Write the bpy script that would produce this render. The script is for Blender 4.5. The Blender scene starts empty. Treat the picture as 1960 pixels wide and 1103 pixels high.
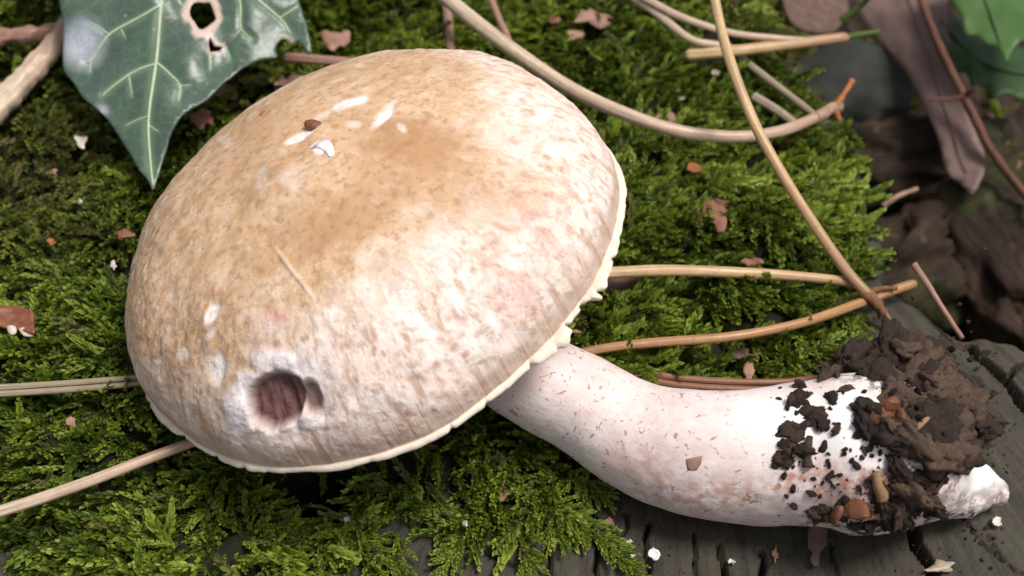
import bpy, math, random
import numpy as np
from mathutils import Vector
from mathutils.bvhtree import BVHTree
from mathutils.geometry import delaunay_2d_cdt

S = 0.01                      # everything below is measured in centimetres; Blender gets metres
scene = bpy.context.scene
COL = scene.collection
rng = np.random.default_rng(7)
random.seed(7)

# ------------------------------------------------------------------ camera
PITCH = math.radians(52); DIST = 24.0; AIM = np.array([0, 0, 1.5]); HFOV = math.radians(44)
CD = np.array([0, math.cos(PITCH), -math.sin(PITCH)])
CU = np.array([0, math.sin(PITCH), math.cos(PITCH)])
CR = np.array([1.0, 0, 0])
CP = AIM - CD * DIST
FP = 980 / math.tan(HFOV / 2)
cam = bpy.data.cameras.new('camera'); camo = bpy.data.objects.new('camera', cam); COL.objects.link(camo)
camo.location = Vector(CP * S); camo.rotation_euler = (math.pi / 2 - PITCH, 0, 0)
cam.sensor_width = 36; cam.lens = 18 / math.tan(HFOV / 2)
cam.clip_start = 0.005; cam.clip_end = 200
cam.dof.use_dof = True; cam.dof.focus_distance = 0.222; cam.dof.aperture_fstop = 17
scene.camera = camo

# ------------------------------------------------------------------ light
SUN_EL, SUN_AZ = math.radians(68), math.radians(84)      # azimuth measured from +Y towards +X
w = bpy.data.worlds.new('World'); scene.world = w; w.use_nodes = True
wn = w.node_tree; wn.nodes.clear()
sky = wn.nodes.new('ShaderNodeTexSky'); sky.sky_type = 'NISHITA'; sky.sun_disc = False
sky.sun_elevation = SUN_EL; sky.sun_rotation = SUN_AZ; sky.air_density = 1.0; sky.dust_density = 3.0
hs = wn.nodes.new('ShaderNodeHueSaturation'); hs.inputs['Saturation'].default_value = 0.25   # overcast
bg = wn.nodes.new('ShaderNodeBackground'); bg.inputs[1].default_value = 0.06
wo = wn.nodes.new('ShaderNodeOutputWorld')
wn.links.new(sky.outputs[0], hs.inputs['Color']); wn.links.new(hs.outputs[0], bg.inputs[0]); wn.links.new(bg.outputs[0], wo.inputs[0])
sl = bpy.data.lights.new('sun', 'SUN'); sl.energy = 1.5; sl.angle = math.radians(18); sl.color = (1.0, 0.95, 0.88)
so = bpy.data.objects.new('sun', sl); COL.objects.link(so)
sd = Vector((math.cos(SUN_EL) * math.sin(SUN_AZ), math.cos(SUN_EL) * math.cos(SUN_AZ), math.sin(SUN_EL)))
so.rotation_euler = sd.to_track_quat('Z', 'Y').to_euler(); so.location = sd * 2
vs = scene.view_settings
vs.view_transform = 'Standard'; vs.look = 'None'; vs.gamma = 1.0; vs.use_curve_mapping = False
vs.exposure = 1.08
scene.cycles.use_denoising = True
scene.cycles.max_bounces = 8; scene.cycles.diffuse_bounces = 4; scene.cycles.transmission_bounces = 4
scene.cycles.sample_clamp_indirect = 5

# ------------------------------------------------------------------ maths helpers
def at(px, py, z=0.0):
    """the place at height z (cm) that the photograph shows at this pixel"""
    v = CD * FP + CR * (px - 980) + CU * (551.5 - py)
    return CP + v * ((z - CP[2]) / v[2])
def ray(px, py):
    v = CD * FP + CR * (px - 980) + CU * (551.5 - py)
    return v / np.linalg.norm(v)
def pix(P):
    q = np.asarray(P, float) - CP; ww = q @ CD
    return np.stack([980 + FP * (q @ CR) / ww, 551.5 - FP * (q @ CU) / ww], -1)
def _h(i, j, k, seed):
    n = (i * 73856093) ^ (j * 19349663) ^ (k * 83492791) ^ (seed * 2654435761)
    n = (n ^ (n >> 13)) * 1274126177; n = n & 0xffffffff
    n = ((n ^ (n >> 16)) * 2246822519) & 0xffffffff
    return ((n >> 8) & 0xffff) / 32767.5 - 1.0
def vnoise(P, seed=0):
    P = np.asarray(P, float); i = np.floor(P).astype(np.int64); f = P - i; f = f * f * (3 - 2 * f); i = i + 10000
    x, y, z = i[..., 0], i[..., 1], i[..., 2]; u, v, ww = f[..., 0], f[..., 1], f[..., 2]
    def L(a, b, t): return a + (b - a) * t
    return L(L(L(_h(x, y, z, seed), _h(x + 1, y, z, seed), u), L(_h(x, y + 1, z, seed), _h(x + 1, y + 1, z, seed), u), v),
             L(L(_h(x, y, z + 1, seed), _h(x + 1, y, z + 1, seed), u), L(_h(x, y + 1, z + 1, seed), _h(x + 1, y + 1, z + 1, seed), u), v), ww)
def fbm(P, octaves=4, seed=0):
    P = np.asarray(P, float); r = 0; a = 1.0; t = 0
    for o in range(octaves):
        r = r + a * vnoise(P * 2 ** o, seed + o); t += a; a *= 0.5
    return r / t
def xy0(x, y, z=0.0): return np.stack([x, y, np.full_like(x, z)], -1)
def sstep(a, b, x):
    t = np.clip((x - a) / (b - a), 0, 1); return t * t * (3 - 2 * t)
def inpoly(poly, P):
    poly = np.asarray(poly, float); x, y = P[..., 0], P[..., 1]; r = np.zeros(x.shape, bool)
    for a, b in zip(poly, np.roll(poly, -1, 0)):
        c = (a[1] > y) != (b[1] > y)
        with np.errstate(divide='ignore', invalid='ignore'):
            r ^= c & (x < (b[0] - a[0]) * (y - a[1]) / (b[1] - a[1]) + a[0])
    return r
def segdist(poly, P, closed=True):
    poly = np.asarray(poly, float); d = np.full(P.shape[:-1], 1e9)
    n = len(poly)
    for i in range(n if closed else n - 1):
        a, b = poly[i], poly[(i + 1) % n]; ab = b - a
        t = np.clip(((P - a) @ ab) / max(ab @ ab, 1e-9), 0, 1)
        d = np.minimum(d, np.linalg.norm(P - (a + t[..., None] * ab), axis=-1))
    return d
def spline(P, n):
    P = np.asarray(P, float)
    if len(P) == 2: return P[0] + np.linspace(0, 1, n)[:, None] * (P[1] - P[0])
    Q = np.vstack([2 * P[0] - P[1], P, 2 * P[-1] - P[-2]]); out = []
    for u in np.linspace(0, len(P) - 1 - 1e-9, n):
        i = int(u); t = u - i; a, b, c, d = Q[i:i + 4]
        out.append(0.5 * (2 * b + (c - a) * t + (2 * a - 5 * b + 4 * c - d) * t * t + (3 * b - a - 3 * c + d) * t ** 3))
    return np.array(out)

# ------------------------------------------------------------------ mesh helpers
def mesh_data(name, V, F, mat, smooth=True, attrs=None):
    """V in cm; F one (n,3)/(n,4) index array or a list of them"""
    me = bpy.data.meshes.new(name); V = np.asarray(V, np.float32) * S
    Fs = [np.asarray(f, np.int32) for f in (F if isinstance(F, list) else [F]) if len(f)]
    me.vertices.add(len(V)); me.vertices.foreach_set('co', V.ravel())
    loops = np.concatenate([f.ravel() for f in Fs]); tot = np.concatenate([np.full(len(f), f.shape[1]) for f in Fs])
    me.loops.add(len(loops)); me.loops.foreach_set('vertex_index', loops)
    me.polygons.add(len(tot)); me.polygons.foreach_set('loop_start', np.concatenate([[0], np.cumsum(tot)[:-1]]).astype(np.int32))
    me.polygons.foreach_set('use_smooth', np.full(len(tot), bool(smooth)))
    me.update(calc_edges=True)
    for k, a in (attrs or {}).items():
        a = np.asarray(a, np.float32)
        if a.ndim == 1:
            at_ = me.attributes.new(k, 'FLOAT', 'POINT'); at_.data.foreach_set('value', a)
        else:
            at_ = me.attributes.new(k, 'FLOAT_VECTOR', 'POINT'); at_.data.foreach_set('vector', a.ravel())
    me.validate()
    if mat: me.materials.append(mat)
    return me
def obj(name, V, F, mat, origin=(0, 0, 0), parent=None, smooth=True, attrs=None):
    """V in world cm; the object's origin sits at origin (cm)"""
    origin = np.asarray(origin, float)
    me = mesh_data(name, np.asarray(V, float) - origin, F, mat, smooth, attrs)
    o = bpy.data.objects.new(name, me); COL.objects.link(o)
    if parent is None: o.location = Vector(origin * S)
    else:
        o.parent = parent; po = np.array(parent['_o']) if '_o' in parent else np.zeros(3)
        o.location = Vector((origin - po) * S)
    o['_o'] = [float(v) for v in origin]
    return o
def empty(name, origin):
    o = bpy.data.objects.new(name, None); COL.objects.link(o); o.location = Vector(np.asarray(origin, float) * S)
    o.empty_display_size = 0.01; o['_o'] = [float(v) for v in origin]; return o
def tag(o, label, cat, group=None, kind=None):
    o['label'] = label; o['category'] = cat
    if group: o['group'] = group
    if kind: o['kind'] = kind
    return o
def tube(P, r, seg=10, flat=None, noise=0.0, seed=0):
    """tapered tube along P; flat squashes one side so that the section is a half round"""
    P = np.asarray(P, float); n = len(P); r = np.broadcast_to(np.asarray(r, float), (n,))
    Tn = np.gradient(P, axis=0); Tn /= np.linalg.norm(Tn, axis=1)[:, None] + 1e-12
    up = np.array([0, 0, 1.0]); A = np.cross(Tn, up); A /= np.linalg.norm(A, axis=1)[:, None] + 1e-9
    B = np.cross(A, Tn); th = np.linspace(0, 2 * np.pi, seg, endpoint=False)
    c, s = np.cos(th), np.sin(th)
    if flat is not None: s = np.where(s < 0, s * flat, s)
    V = P[:, None] + r[:, None, None] * (c[None, :, None] * A[:, None] + s[None, :, None] * B[:, None])
    if noise: V = V + (noise * r[:, None] * fbm(V * 6, 3, seed))[..., None] * (c[None, :, None] * A[:, None] + s[None, :, None] * B[:, None])
    i = np.arange(n - 1)[:, None] * seg; j = np.arange(seg)[None]; k = (j + 1) % seg
    F = np.stack([i + j, i + k, i + seg + k, i + seg + j], -1).reshape(-1, 4)
    V = V.reshape(-1, 3); m = len(V); V = np.vstack([V, P[:1], P[-1:]])
    j = np.arange(seg); k = (j + 1) % seg; e = (n - 1) * seg
    caps = np.vstack([np.stack([k, j, np.full(seg, m)], -1), np.stack([e + j, e + k, np.full(seg, m + 1)], -1)])
    along = np.concatenate([np.repeat(np.linspace(0, 1, n), seg), [0, 1]])
    return V, [F, caps], along
def streak(P, seg):
    n = len(P); th = np.linspace(0, 2 * np.pi, seg, endpoint=False); a = np.concatenate([[0], np.cumsum(np.linalg.norm(np.diff(P, axis=0), axis=1))])
    U = np.stack([np.broadcast_to(np.cos(th) * 1.6, (n, seg)), np.broadcast_to(np.sin(th) * 1.6, (n, seg)), np.broadcast_to(a[:, None] * 0.35, (n, seg))], -1)
    return np.vstack([U.reshape(-1, 3), [[0, 0, 0], [0, 0, 1]]])
def grid_faces(nu, nv, wrap_v=False):
    i = np.arange(nu - 1)[:, None]; j = np.arange(nv if wrap_v else nv - 1)[None]; k = (j + 1) % nv
    return np.stack([i * nv + j, i * nv + k, (i + 1) * nv + k, (i + 1) * nv + j], -1).reshape(-1, 4)
def sheet(outline, step, holes=()):
    """triangulated flat sheet (any 2-D units) inside the outline, with holes cut out"""
    outline = np.asarray(outline, float); pts = []; edges = []
    for poly in (outline, *[np.asarray(h, float) for h in holes]):
        b = len(pts); pts += [tuple(p) for p in poly]; edges += [(b + i, b + (i + 1) % len(poly)) for i in range(len(poly))]
    lo, hi = outline.min(0), outline.max(0)
    gx, gy = np.meshgrid(np.arange(lo[0], hi[0], step), np.arange(lo[1], hi[1], step * 0.87))
    gx = gx + (np.arange(gx.shape[0]) % 2)[:, None] * step / 2
    G = np.stack([gx.ravel(), gy.ravel()], -1); G = G + rng.normal(size=G.shape) * step * 0.06
    ok = inpoly(outline, G) & (segdist(outline, G) > step * 0.5)
    for h in holes: ok &= ~inpoly(h, G) & (segdist(np.asarray(h, float), G) > step * 0.5)
    pts += [tuple(p) for p in G[ok]]
    r = delaunay_2d_cdt([Vector(p) for p in pts], edges, [], 0, 1e-6)
    V = np.array([(v.x, v.y) for v in r[0]]); F = np.array([f for f in r[2] if len(f) == 3])
    c = V[F].mean(1); keep = inpoly(outline, c)
    for h in holes: keep &= ~inpoly(h, c)
    a = V[F]; area = (a[:, 1, 0] - a[:, 0, 0]) * (a[:, 2, 1] - a[:, 0, 1]) - (a[:, 1, 1] - a[:, 0, 1]) * (a[:, 2, 0] - a[:, 0, 0])
    F = np.where((area < 0)[:, None], F[:, ::-1], F)
    return V, F[keep]
def thicken(V, F, th):
    """closed shell: the sheet, a copy th below it and a rim between"""
    n = len(V); N = np.zeros_like(V); fn = np.cross(V[F[:, 1]] - V[F[:, 0]], V[F[:, 2]] - V[F[:, 0]])
    for k in range(3): np.add.at(N, F[:, k], fn)
    N /= np.linalg.norm(N, axis=1)[:, None] + 1e-12
    E = np.vstack([F[:, [0, 1]], F[:, [1, 2]], F[:, [2, 0]]]); key = np.sort(E, 1); _, inv, cnt = np.unique(key, axis=0, return_inverse=True, return_counts=True)
    B = E[cnt[inv.ravel()] == 1]
    return np.vstack([V, V - N * th]), [np.vstack([F, F[:, ::-1] + n]), np.stack([B[:, 1], B[:, 0], B[:, 0] + n, B[:, 1] + n], -1)]

# ------------------------------------------------------------------ materials
class NT:
    def __init__(s, name):
        s.m = bpy.data.materials.new(name); s.m.use_nodes = True; s.t = s.m.node_tree; s.t.nodes.clear()
        s.out = s.n('ShaderNodeOutputMaterial'); s.b = s.n('ShaderNodeBsdfPrincipled'); s.t.links.new(s.b.outputs[0], s.out.inputs[0])
    def n(s, k, **kw):
        nd = s.t.nodes.new(k)
        for a, v in kw.items(): setattr(nd, a, v)
        return nd
    def l(s, a, b): s.t.links.new(a, b)
    def put(s, sock, v):
        if isinstance(v, bpy.types.NodeSocket): s.l(v, sock)
        elif isinstance(v, (tuple, list)) and len(v) == 3 and sock.type == 'RGBA': sock.default_value = (*v, 1)
        else: sock.default_value = v
    def coord(s, scale=(1, 1, 1), attr=None):
        if attr: c = s.n('ShaderNodeAttribute', attribute_name=attr).outputs['Vector']; k = 1
        else: c = s.n('ShaderNodeTexCoord').outputs['Object']; k = 100
        mp = s.n('ShaderNodeMapping'); s.l(c, mp.inputs[0]); mp.inputs['Scale'].default_value = tuple(k * v for v in scale); return mp.outputs[0]
    def attr(s, name): return s.n('ShaderNodeAttribute', attribute_name=name).outputs['Fac']
    def noise(s, vec, scale, detail=4, rough=0.55, dist=0.0):
        nd = s.n('ShaderNodeTexNoise'); s.l(vec, nd.inputs['Vector']); nd.inputs['Scale'].default_value = scale
        nd.inputs['Detail'].default_value = detail; nd.inputs['Roughness'].default_value = rough; nd.inputs['Distortion'].default_value = dist
        return nd.outputs[0]
    def vor(s, vec, scale, feature='F1', rnd=1.0):
        nd = s.n('ShaderNodeTexVoronoi', feature=feature); s.l(vec, nd.inputs['Vector']); nd.inputs['Scale'].default_value = scale
        nd.inputs['Randomness'].default_value = rnd; return nd.outputs[0]
    def ramp(s, fac, *stops):
        nd = s.n('ShaderNodeValToRGB'); s.put(nd.inputs[0], fac); e = nd.color_ramp.elements
        while len(e) < len(stops): e.new(0.5)
        for el, (p, c) in zip(e, stops):
            el.position = p; el.color = (c, c, c, 1) if not isinstance(c, tuple) else (*c, 1)
        return nd.outputs[0]
    def mix(s, fac, a, b, mode='MIX'):
        nd = s.n('ShaderNodeMix', data_type='RGBA', blend_type=mode); s.put(nd.inputs[0], fac); s.put(nd.inputs[6], a); s.put(nd.inputs[7], b); return nd.outputs[2]
    def math(s, op, a, b=0.0, c=0.0):
        nd = s.n('ShaderNodeMath', operation=op); s.put(nd.inputs[0], a); s.put(nd.inputs[1], b); s.put(nd.inputs[2], c); return nd.outputs[0]
    def bump(s, h, strength=0.5, dist=0.05, prev=None):
        nd = s.n('ShaderNodeBump'); s.put(nd.inputs['Height'], h); nd.inputs['Strength'].default_value = strength; nd.inputs['Distance'].default_value = dist * S
        if prev: s.l(prev, nd.inputs['Normal'])
        return nd.outputs[0]
    def done(s, color, rough=0.7, bump=None, spec=0.3, sss=0.0, sssr=(0.5, 0.3, 0.2), ssd=0.2, trans=None):
        s.put(s.b.inputs['Base Color'], color); s.put(s.b.inputs['Roughness'], rough); s.put(s.b.inputs['Specular IOR Level'], spec)
        if bump is not None: s.l(bump, s.b.inputs['Normal'])
        if sss:
            s.b.inputs['Subsurface Weight'].default_value = sss; s.b.inputs['Subsurface Radius'].default_value = sssr; s.b.inputs['Subsurface Scale'].default_value = ssd * S
        if trans:
            tl = s.n('ShaderNodeBsdfTranslucent'); s.put(tl.inputs[0], color); mx = s.n('ShaderNodeMixShader'); mx.inputs[0].default_value = trans
            s.l(s.b.outputs[0], mx.inputs[1]); s.l(tl.outputs[0], mx.inputs[2]); s.l(mx.outputs[0], s.out.inputs[0])
        return s.m
def simple(name, c1, c2, scale=3.0, rough=0.7, bump=0.3, stretch=(1, 1, 1), spec=0.25, trans=None, c3=None, thr=0.62):
    t = NT(name); v = t.coord(stretch); n = t.noise(v, scale, 5, 0.6); c = t.mix(t.ramp(n, (0.32, 0.0), (0.68, 1.0)), c1, c2)
    if c3: c = t.mix(t.ramp(t.noise(v, scale * 2.3, 4), (thr, 0.0), (thr + 0.08, 1.0)), c, c3)
    return t.done(c, rough, t.bump(t.noise(v, scale * 4, 4), bump, 0.03), spec, trans=trans)

# cap skin: tan centre, pale flesh with brown scales towards the margin, white scars and painted highlights, gills in the wound
t = NT('cap_skin'); v = t.coord(); pol = t.coord(attr='polar'); rad = t.attr('rad')
fib = t.noise(pol, 7.0, 5, 0.65); big = t.noise(v, 0.55, 3, 0.5); med = t.noise(v, 2.2, 5, 0.65); fine = t.noise(v, 14, 4, 0.6)
fibk = t.ramp(rad, (0.22, 0.0), (0.45, 1.0))
tan = t.mix(t.ramp(big, (0.35, 0.0), (0.65, 1.0)), (0.60, 0.385, 0.225), (0.47, 0.275, 0.14))
tan = t.mix(t.ramp(med, (0.42, 0.0), (0.62, 0.9)), tan, (0.73, 0.53, 0.37))
tan = t.mix(t.math('MULTIPLY', fibk, t.ramp(fib, (0.42, 0.0), (0.66, 0.7))), tan, (0.72, 0.54, 0.36))
tan = t.mix(t.ramp(t.noise(v, 6.5, 4, 0.6), (0.52, 0.0), (0.64, 0.65)), tan, (0.40, 0.22, 0.11))
tan = t.mix(t.ramp(t.noise(v, 3.4, 5, 0.7), (0.58, 0.0), (0.70, 0.7)), tan, (0.80, 0.63, 0.48))
pale = t.mix(t.ramp(med, (0.3, 0.0), (0.7, 1.0)), (0.78, 0.61, 0.52), (0.90, 0.79, 0.74))
edge = t.math('ADD', rad, t.math('MULTIPLY', t.math('SUBTRACT', t.noise(v, 0.9, 6, 0.7), 0.5), 1.5))
edge = t.math('ADD', edge, t.attr('pale'))
base = t.mix(t.ramp(edge, (0.42, 0.0), (0.86, 1.0)), tan, pale)
wv = v
rk = t.ramp(rad, (0.30, 0.05), (0.62, 1.0))
sp = t.ramp(t.noise(pol, 4.4, 4, 0.6, 0.2), (0.50, 0.0), (0.66, 1.0)); sp2 = t.ramp(t.noise(v, 4.4, 4, 0.6, 0.1), (0.50, 0.0), (0.66, 1.0))
spots = t.math('MULTIPLY', t.math('MAXIMUM', sp, t.math('MULTIPLY', sp2, 0.8)), rk)
base = t.mix(t.math('MULTIPLY', spots, 0.80), base, (0.47, 0.28, 0.185))
base = t.mix(t.math('MULTIPLY', rk, t.ramp(t.noise(pol, 5.5, 5, 0.7), (0.53, 0.0), (0.68, 0.55))), base, (0.90, 0.84, 0.80))
base = t.mix(t.math('MULTIPLY', t.ramp(t.noise(pol, 11, 4, 0.65), (0.56, 0.0), (0.70, 0.6)), rk), base, (0.40, 0.235, 0.15))
frk = t.math('MULTIPLY', t.ramp(t.vor(t.coord(attr='warped'), 3.6), (0.14, 1.0), (0.36, 0.0)), t.ramp(t.noise(v, 1.7, 3), (0.42, 0.0), (0.55, 1.0)))
base = t.mix(t.math('MULTIPLY', t.math('MULTIPLY', frk, t.ramp(rad, (0.15, 0.35), (0.6, 1.0))), 0.62), base, (0.42, 0.235, 0.15))
base = t.mix(t.math('MULTIPLY', t.attr('stain'), t.ramp(t.mix(fibk, med, fib), (0.3, 0.35), (0.62, 1.0))), base, (0.40, 0.20, 0.085))
base = t.mix(t.math('MULTIPLY', t.ramp(t.vor(wv, 5.5), (0.045, 0.8), (0.08, 0.0)), t.ramp(med, (0.45, 0.0), (0.55, 1.0))), base, (0.20, 0.10, 0.07))
base = t.mix(t.math('MULTIPLY', t.attr('pink'), t.ramp(fine, (0.35, 0.2), (0.6, 1.0))), base, (0.66, 0.33, 0.30))
base = t.mix(t.attr('lip'), base, (0.50, 0.345, 0.26))
base = t.mix(t.math('MULTIPLY', t.attr('scar_glint'), t.ramp(t.noise(v, 5, 4, 0.6), (0.30, 0.45), (0.55, 1.0))), base, (0.90, 0.85, 0.82))
base = t.mix(t.attr('torn'), base, t.mix(t.ramp(t.noise(v, 3, 4, 0.6), (0.4, 0.0), (0.65, 1.0)), (0.88, 0.82, 0.82), (0.66, 0.53, 0.52)))
gl = t.mix(t.ramp(t.noise(t.coord((1, 1, 1), 'wuv'), 1.0, 4, 0.65), (0.3, 0.0), (0.7, 1.0)), (0.075, 0.028, 0.025), (0.24, 0.125, 0.12))
base = t.mix(t.attr('wound'), base, gl)
bp = t.bump(fine, 0.3, 0.025); bp = t.bump(t.math('MULTIPLY', fib, fibk), 0.4, 0.035, bp); bp = t.bump(spots, 0.4, 0.035, bp); bp = t.bump(med, 0.3, 0.06, bp)
M_CAP = t.done(base, 0.55, bp, 0.25, sss=0.08, ssd=0.12)

t = NT('stem_skin'); v = t.coord(); sv = t.coord(attr='along')
nz = t.noise(v, 1.2, 4, 0.6); c = t.mix(t.ramp(nz, (0.35, 0.0), (0.65, 1.0)), (0.80, 0.71, 0.69), (0.70, 0.57, 0.55))
c = t.mix(t.math('MULTIPLY', t.ramp(t.noise(sv, 3.2, 4, 0.65), (0.5, 0.0), (0.68, 1.0)), 0.4), c, (0.62, 0.45, 0.41))
c = t.mix(t.math('MULTIPLY', t.ramp(t.noise(t.coord((1.6, 0.8, 0.8), 'along'), 3.4, 3, 0.55, 1.2), (0.62, 0.0), (0.65, 1.0)), 0.8), c, (0.33, 0.16, 0.12))
c = t.mix(t.math('MULTIPLY', t.ramp(t.noise(v, 0.8, 5, 0.7), (0.46, 0.0), (0.62, 1.0)), 0.6), c, (0.66, 0.47, 0.42))
c = t.mix(t.ramp(t.vor(v, 4.0), (0.04, 0.85), (0.08, 0.0)), c, (0.20, 0.10, 0.07))
c = t.mix(t.attr('white'), c, (0.88, 0.86, 0.86))
c = t.mix(t.math('MULTIPLY', t.attr('rust'), t.ramp(t.noise(v, 5, 4, 0.6), (0.42, 0.0), (0.6, 1.0))), c, (0.50, 0.26, 0.19))
c = t.mix(t.math('MULTIPLY', t.attr('dirt'), t.ramp(t.noise(v, 4.5, 5, 0.7), (0.45, 0.0), (0.56, 1.0))), c, (0.06, 0.036, 0.024))
M_STEM = t.done(c, 0.55, t.bump(t.noise(sv, 6, 4), 0.3, 0.03, t.bump(t.noise(v, 18, 3), 0.2, 0.02)), 0.3, sss=0.12, ssd=0.15)
M_FRINGE = simple('margin_flesh', (0.84, 0.75, 0.63), (0.74, 0.62, 0.50), 5, 0.6, 0.3)
M_GILL = simple('gill', (0.20, 0.10, 0.09), (0.30, 0.17, 0.15), 4, 0.7, 0.2)
M_SOIL = simple('soil', (0.036, 0.022, 0.016), (0.085, 0.052, 0.036), 7, 0.85, 0.8, c3=(0.15, 0.085, 0.05), thr=0.66)
M_SOIL2 = simple('soil_brown', (0.060, 0.038, 0.026), (0.115, 0.075, 0.052), 7, 0.85, 0.8, c3=(0.20, 0.13, 0.08), thr=0.64)
M_SOIL3 = simple('soil_black', (0.020, 0.013, 0.011), (0.050, 0.032, 0.025), 7, 0.8, 0.8)
M_SOILRED = simple('bark_red', (0.14, 0.055, 0.030), (0.24, 0.10, 0.055), 6, 0.75, 0.6)
M_FIBRE = simple('root_fibre', (0.22, 0.12, 0.06), (0.34, 0.21, 0.12), 6, 0.7, 0.4)

# moss: colour differs from shoot to shoot and from old to young leaf
t = NT('moss_leaf'); tone = t.attr('tone'); dry = t.attr('dry')
c = t.ramp(tone, (0.0, (0.030, 0.050, 0.007)), (0.35, (0.095, 0.142, 0.014)), (0.65, (0.23, 0.305, 0.030)), (1.0, (0.42, 0.48, 0.09)))
c = t.mix(dry, c, (0.17, 0.13, 0.06))
M_MOSS = t.done(c, 0.5, None, 0.35, trans=0.35)
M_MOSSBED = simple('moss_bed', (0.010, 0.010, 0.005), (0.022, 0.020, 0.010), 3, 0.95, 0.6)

t = NT('old_wood'); v = t.coord(); g = t.coord((1.0, 1.0, 1.0), 'grain')
c = t.mix(t.ramp(t.noise(v, 0.6, 5, 0.6), (0.35, 0.0), (0.65, 1.0)), (0.042, 0.036, 0.025), (0.066, 0.053, 0.039))
c = t.mix(t.math('MULTIPLY', t.ramp(t.noise(g, 2.2, 6, 0.7), (0.42, 0.0), (0.62, 1.0)), 0.8), c, (0.020, 0.016, 0.013))
c = t.mix(t.math('MULTIPLY', t.ramp(t.noise(v, 1.1, 4, 0.6), (0.52, 0.0), (0.7, 1.0)), 0.5), c, (0.060, 0.062, 0.030))
c = t.mix(t.ramp(t.noise(v, 13, 3, 0.6), (0.68, 0.0), (0.75, 0.6)), c, (0.16, 0.13, 0.09))
c = t.mix(t.ramp(t.noise(v, 9, 3, 0.6), (0.66, 0.0), (0.72, 0.8)), c, (0.015, 0.012, 0.010))
bp = t.bump(t.noise(g, 3.0, 6, 0.7), 0.8, 0.08); bp = t.bump(t.noise(v, 14, 4), 0.4, 0.04, bp)
M_WOOD = t.done(c, 0.62, bp, 0.35)
t = NT('rotten_ground'); v = t.coord(); g = t.coord((2.2, 0.35, 1.0))
c = t.mix(t.ramp(t.noise(g, 1.6, 6, 0.65), (0.35, 0.0), (0.65, 1.0)), (0.016, 0.011, 0.008), (0.055, 0.034, 0.024))
c = t.mix(t.ramp(t.noise(v, 0.7, 4, 0.6), (0.55, 0.0), (0.66, 0.8)), c, (0.035, 0.048, 0.012))
c = t.mix(t.ramp(t.noise(v, 2.7, 4, 0.6), (0.62, 0.0), (0.70, 0.7)), c, (0.11, 0.065, 0.042))
M_GROUND = t.done(c, 0.85, t.bump(t.noise(g, 5, 5), 0.7, 0.1), 0.2)

# ivy leaf: dark blue-green blade, pale veins, silvery patches and a painted haze of sky sheen, dead tan tissue round the hole
t = NT('ivy_blade'); v = t.coord()
c = t.mix(t.ramp(t.noise(v, 1.5, 4, 0.6), (0.35, 0.0), (0.65, 1.0)), (0.018, 0.052, 0.026), (0.034, 0.085, 0.038))
c = t.mix(t.math('MULTIPLY', t.attr('vein'), 0.45), c, (0.22, 0.36, 0.16))
c = t.mix(t.math('MULTIPLY', t.attr('silver_sheen'), t.ramp(t.noise(v, 5, 4), (0.3, 0.7), (0.65, 1.0))), c, (0.55, 0.57, 0.66))
c = t.mix(t.ramp(t.vor(v, 3.2, 'DISTANCE_TO_EDGE'), (0.0, 0.3), (0.06, 0.0)), c, (0.16, 0.27, 0.15))
c = t.mix(t.attr('dead'), c, (0.62, 0.47, 0.40))
c = t.mix(t.ramp(t.noise(v, 4.2, 2, 0.4), (0.73, 0.0), (0.76, 0.7)), c, (0.33, 0.25, 0.20))
M_IVY = t.done(c, 0.33, t.bump(t.noise(v, 7, 4), 0.25, 0.04), 0.5, trans=0.12)
M_VEIN = simple('ivy_vein', (0.42, 0.51, 0.34), (0.54, 0.60, 0.46), 4, 0.45, 0.2)

def needle_mat(name, c1, c2, c3):
    t = NT(name); a = t.n('ShaderNodeAttribute', attribute_name='along').outputs['Fac']; v = t.coord()
    cr = t.ramp(a, (0.0, c1), (0.6, c2), (1.0, c3)); cr = t.mix(t.ramp(t.noise(v, 4, 5, 0.65), (0.4, 0.0), (0.75, 0.55)), cr, tuple(x * 0.55 for x in c2))
    st = t.noise(t.coord(attr='nuv'), 2.2, 5, 0.65); cr = t.mix(t.ramp(st, (0.42, 0.0), (0.62, 0.75)), cr, tuple(x * 0.5 for x in c2)); cr = t.mix(t.ramp(st, (0.30, 0.6), (0.42, 0.0)), cr, tuple(min(0.85, x * 1.45 + 0.05) for x in c1))
    cr = t.mix(t.ramp(t.noise(v, 9, 3), (0.68, 0.0), (0.73, 0.7)), cr, (0.11, 0.06, 0.04))
    return t.done(cr, 0.42, t.bump(t.noise(v, 12, 3), 0.2, 0.02), 0.4)
M_NEED = needle_mat('needle_tan', (0.68, 0.50, 0.27), (0.60, 0.38, 0.20), (0.32, 0.16, 0.10))
M_NEEDP = needle_mat('needle_pale', (0.70, 0.57, 0.42), (0.60, 0.43, 0.31), (0.42, 0.24, 0.17))
M_NEEDO = needle_mat('needle_orange', (0.46, 0.25, 0.14), (0.48, 0.25, 0.11), (0.42, 0.24, 0.10))
M_NEEDR = needle_mat('needle_red', (0.26, 0.12, 0.07), (0.28, 0.13, 0.08), (0.20, 0.09, 0.05))
M_NEEDG = needle_mat('needle_grey', (0.44, 0.37, 0.27), (0.36, 0.29, 0.20), (0.28, 0.20, 0.13))
M_STRAWP = needle_mat('straw_pink', (0.42, 0.24, 0.18), (0.38, 0.21, 0.15), (0.30, 0.15, 0.11))
M_SHEATH = simple('sheath', (0.10, 0.05, 0.03), (0.24, 0.11, 0.05), 6, 0.7, 0.6)
M_TWIG = simple('twig_bark', (0.40, 0.27, 0.19), (0.24, 0.15, 0.10), 3, 0.75, 0.6)
M_TWIGR = simple('red_twig', (0.085, 0.034, 0.024), (0.15, 0.065, 0.04), 3, 0.6, 0.5)
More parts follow.
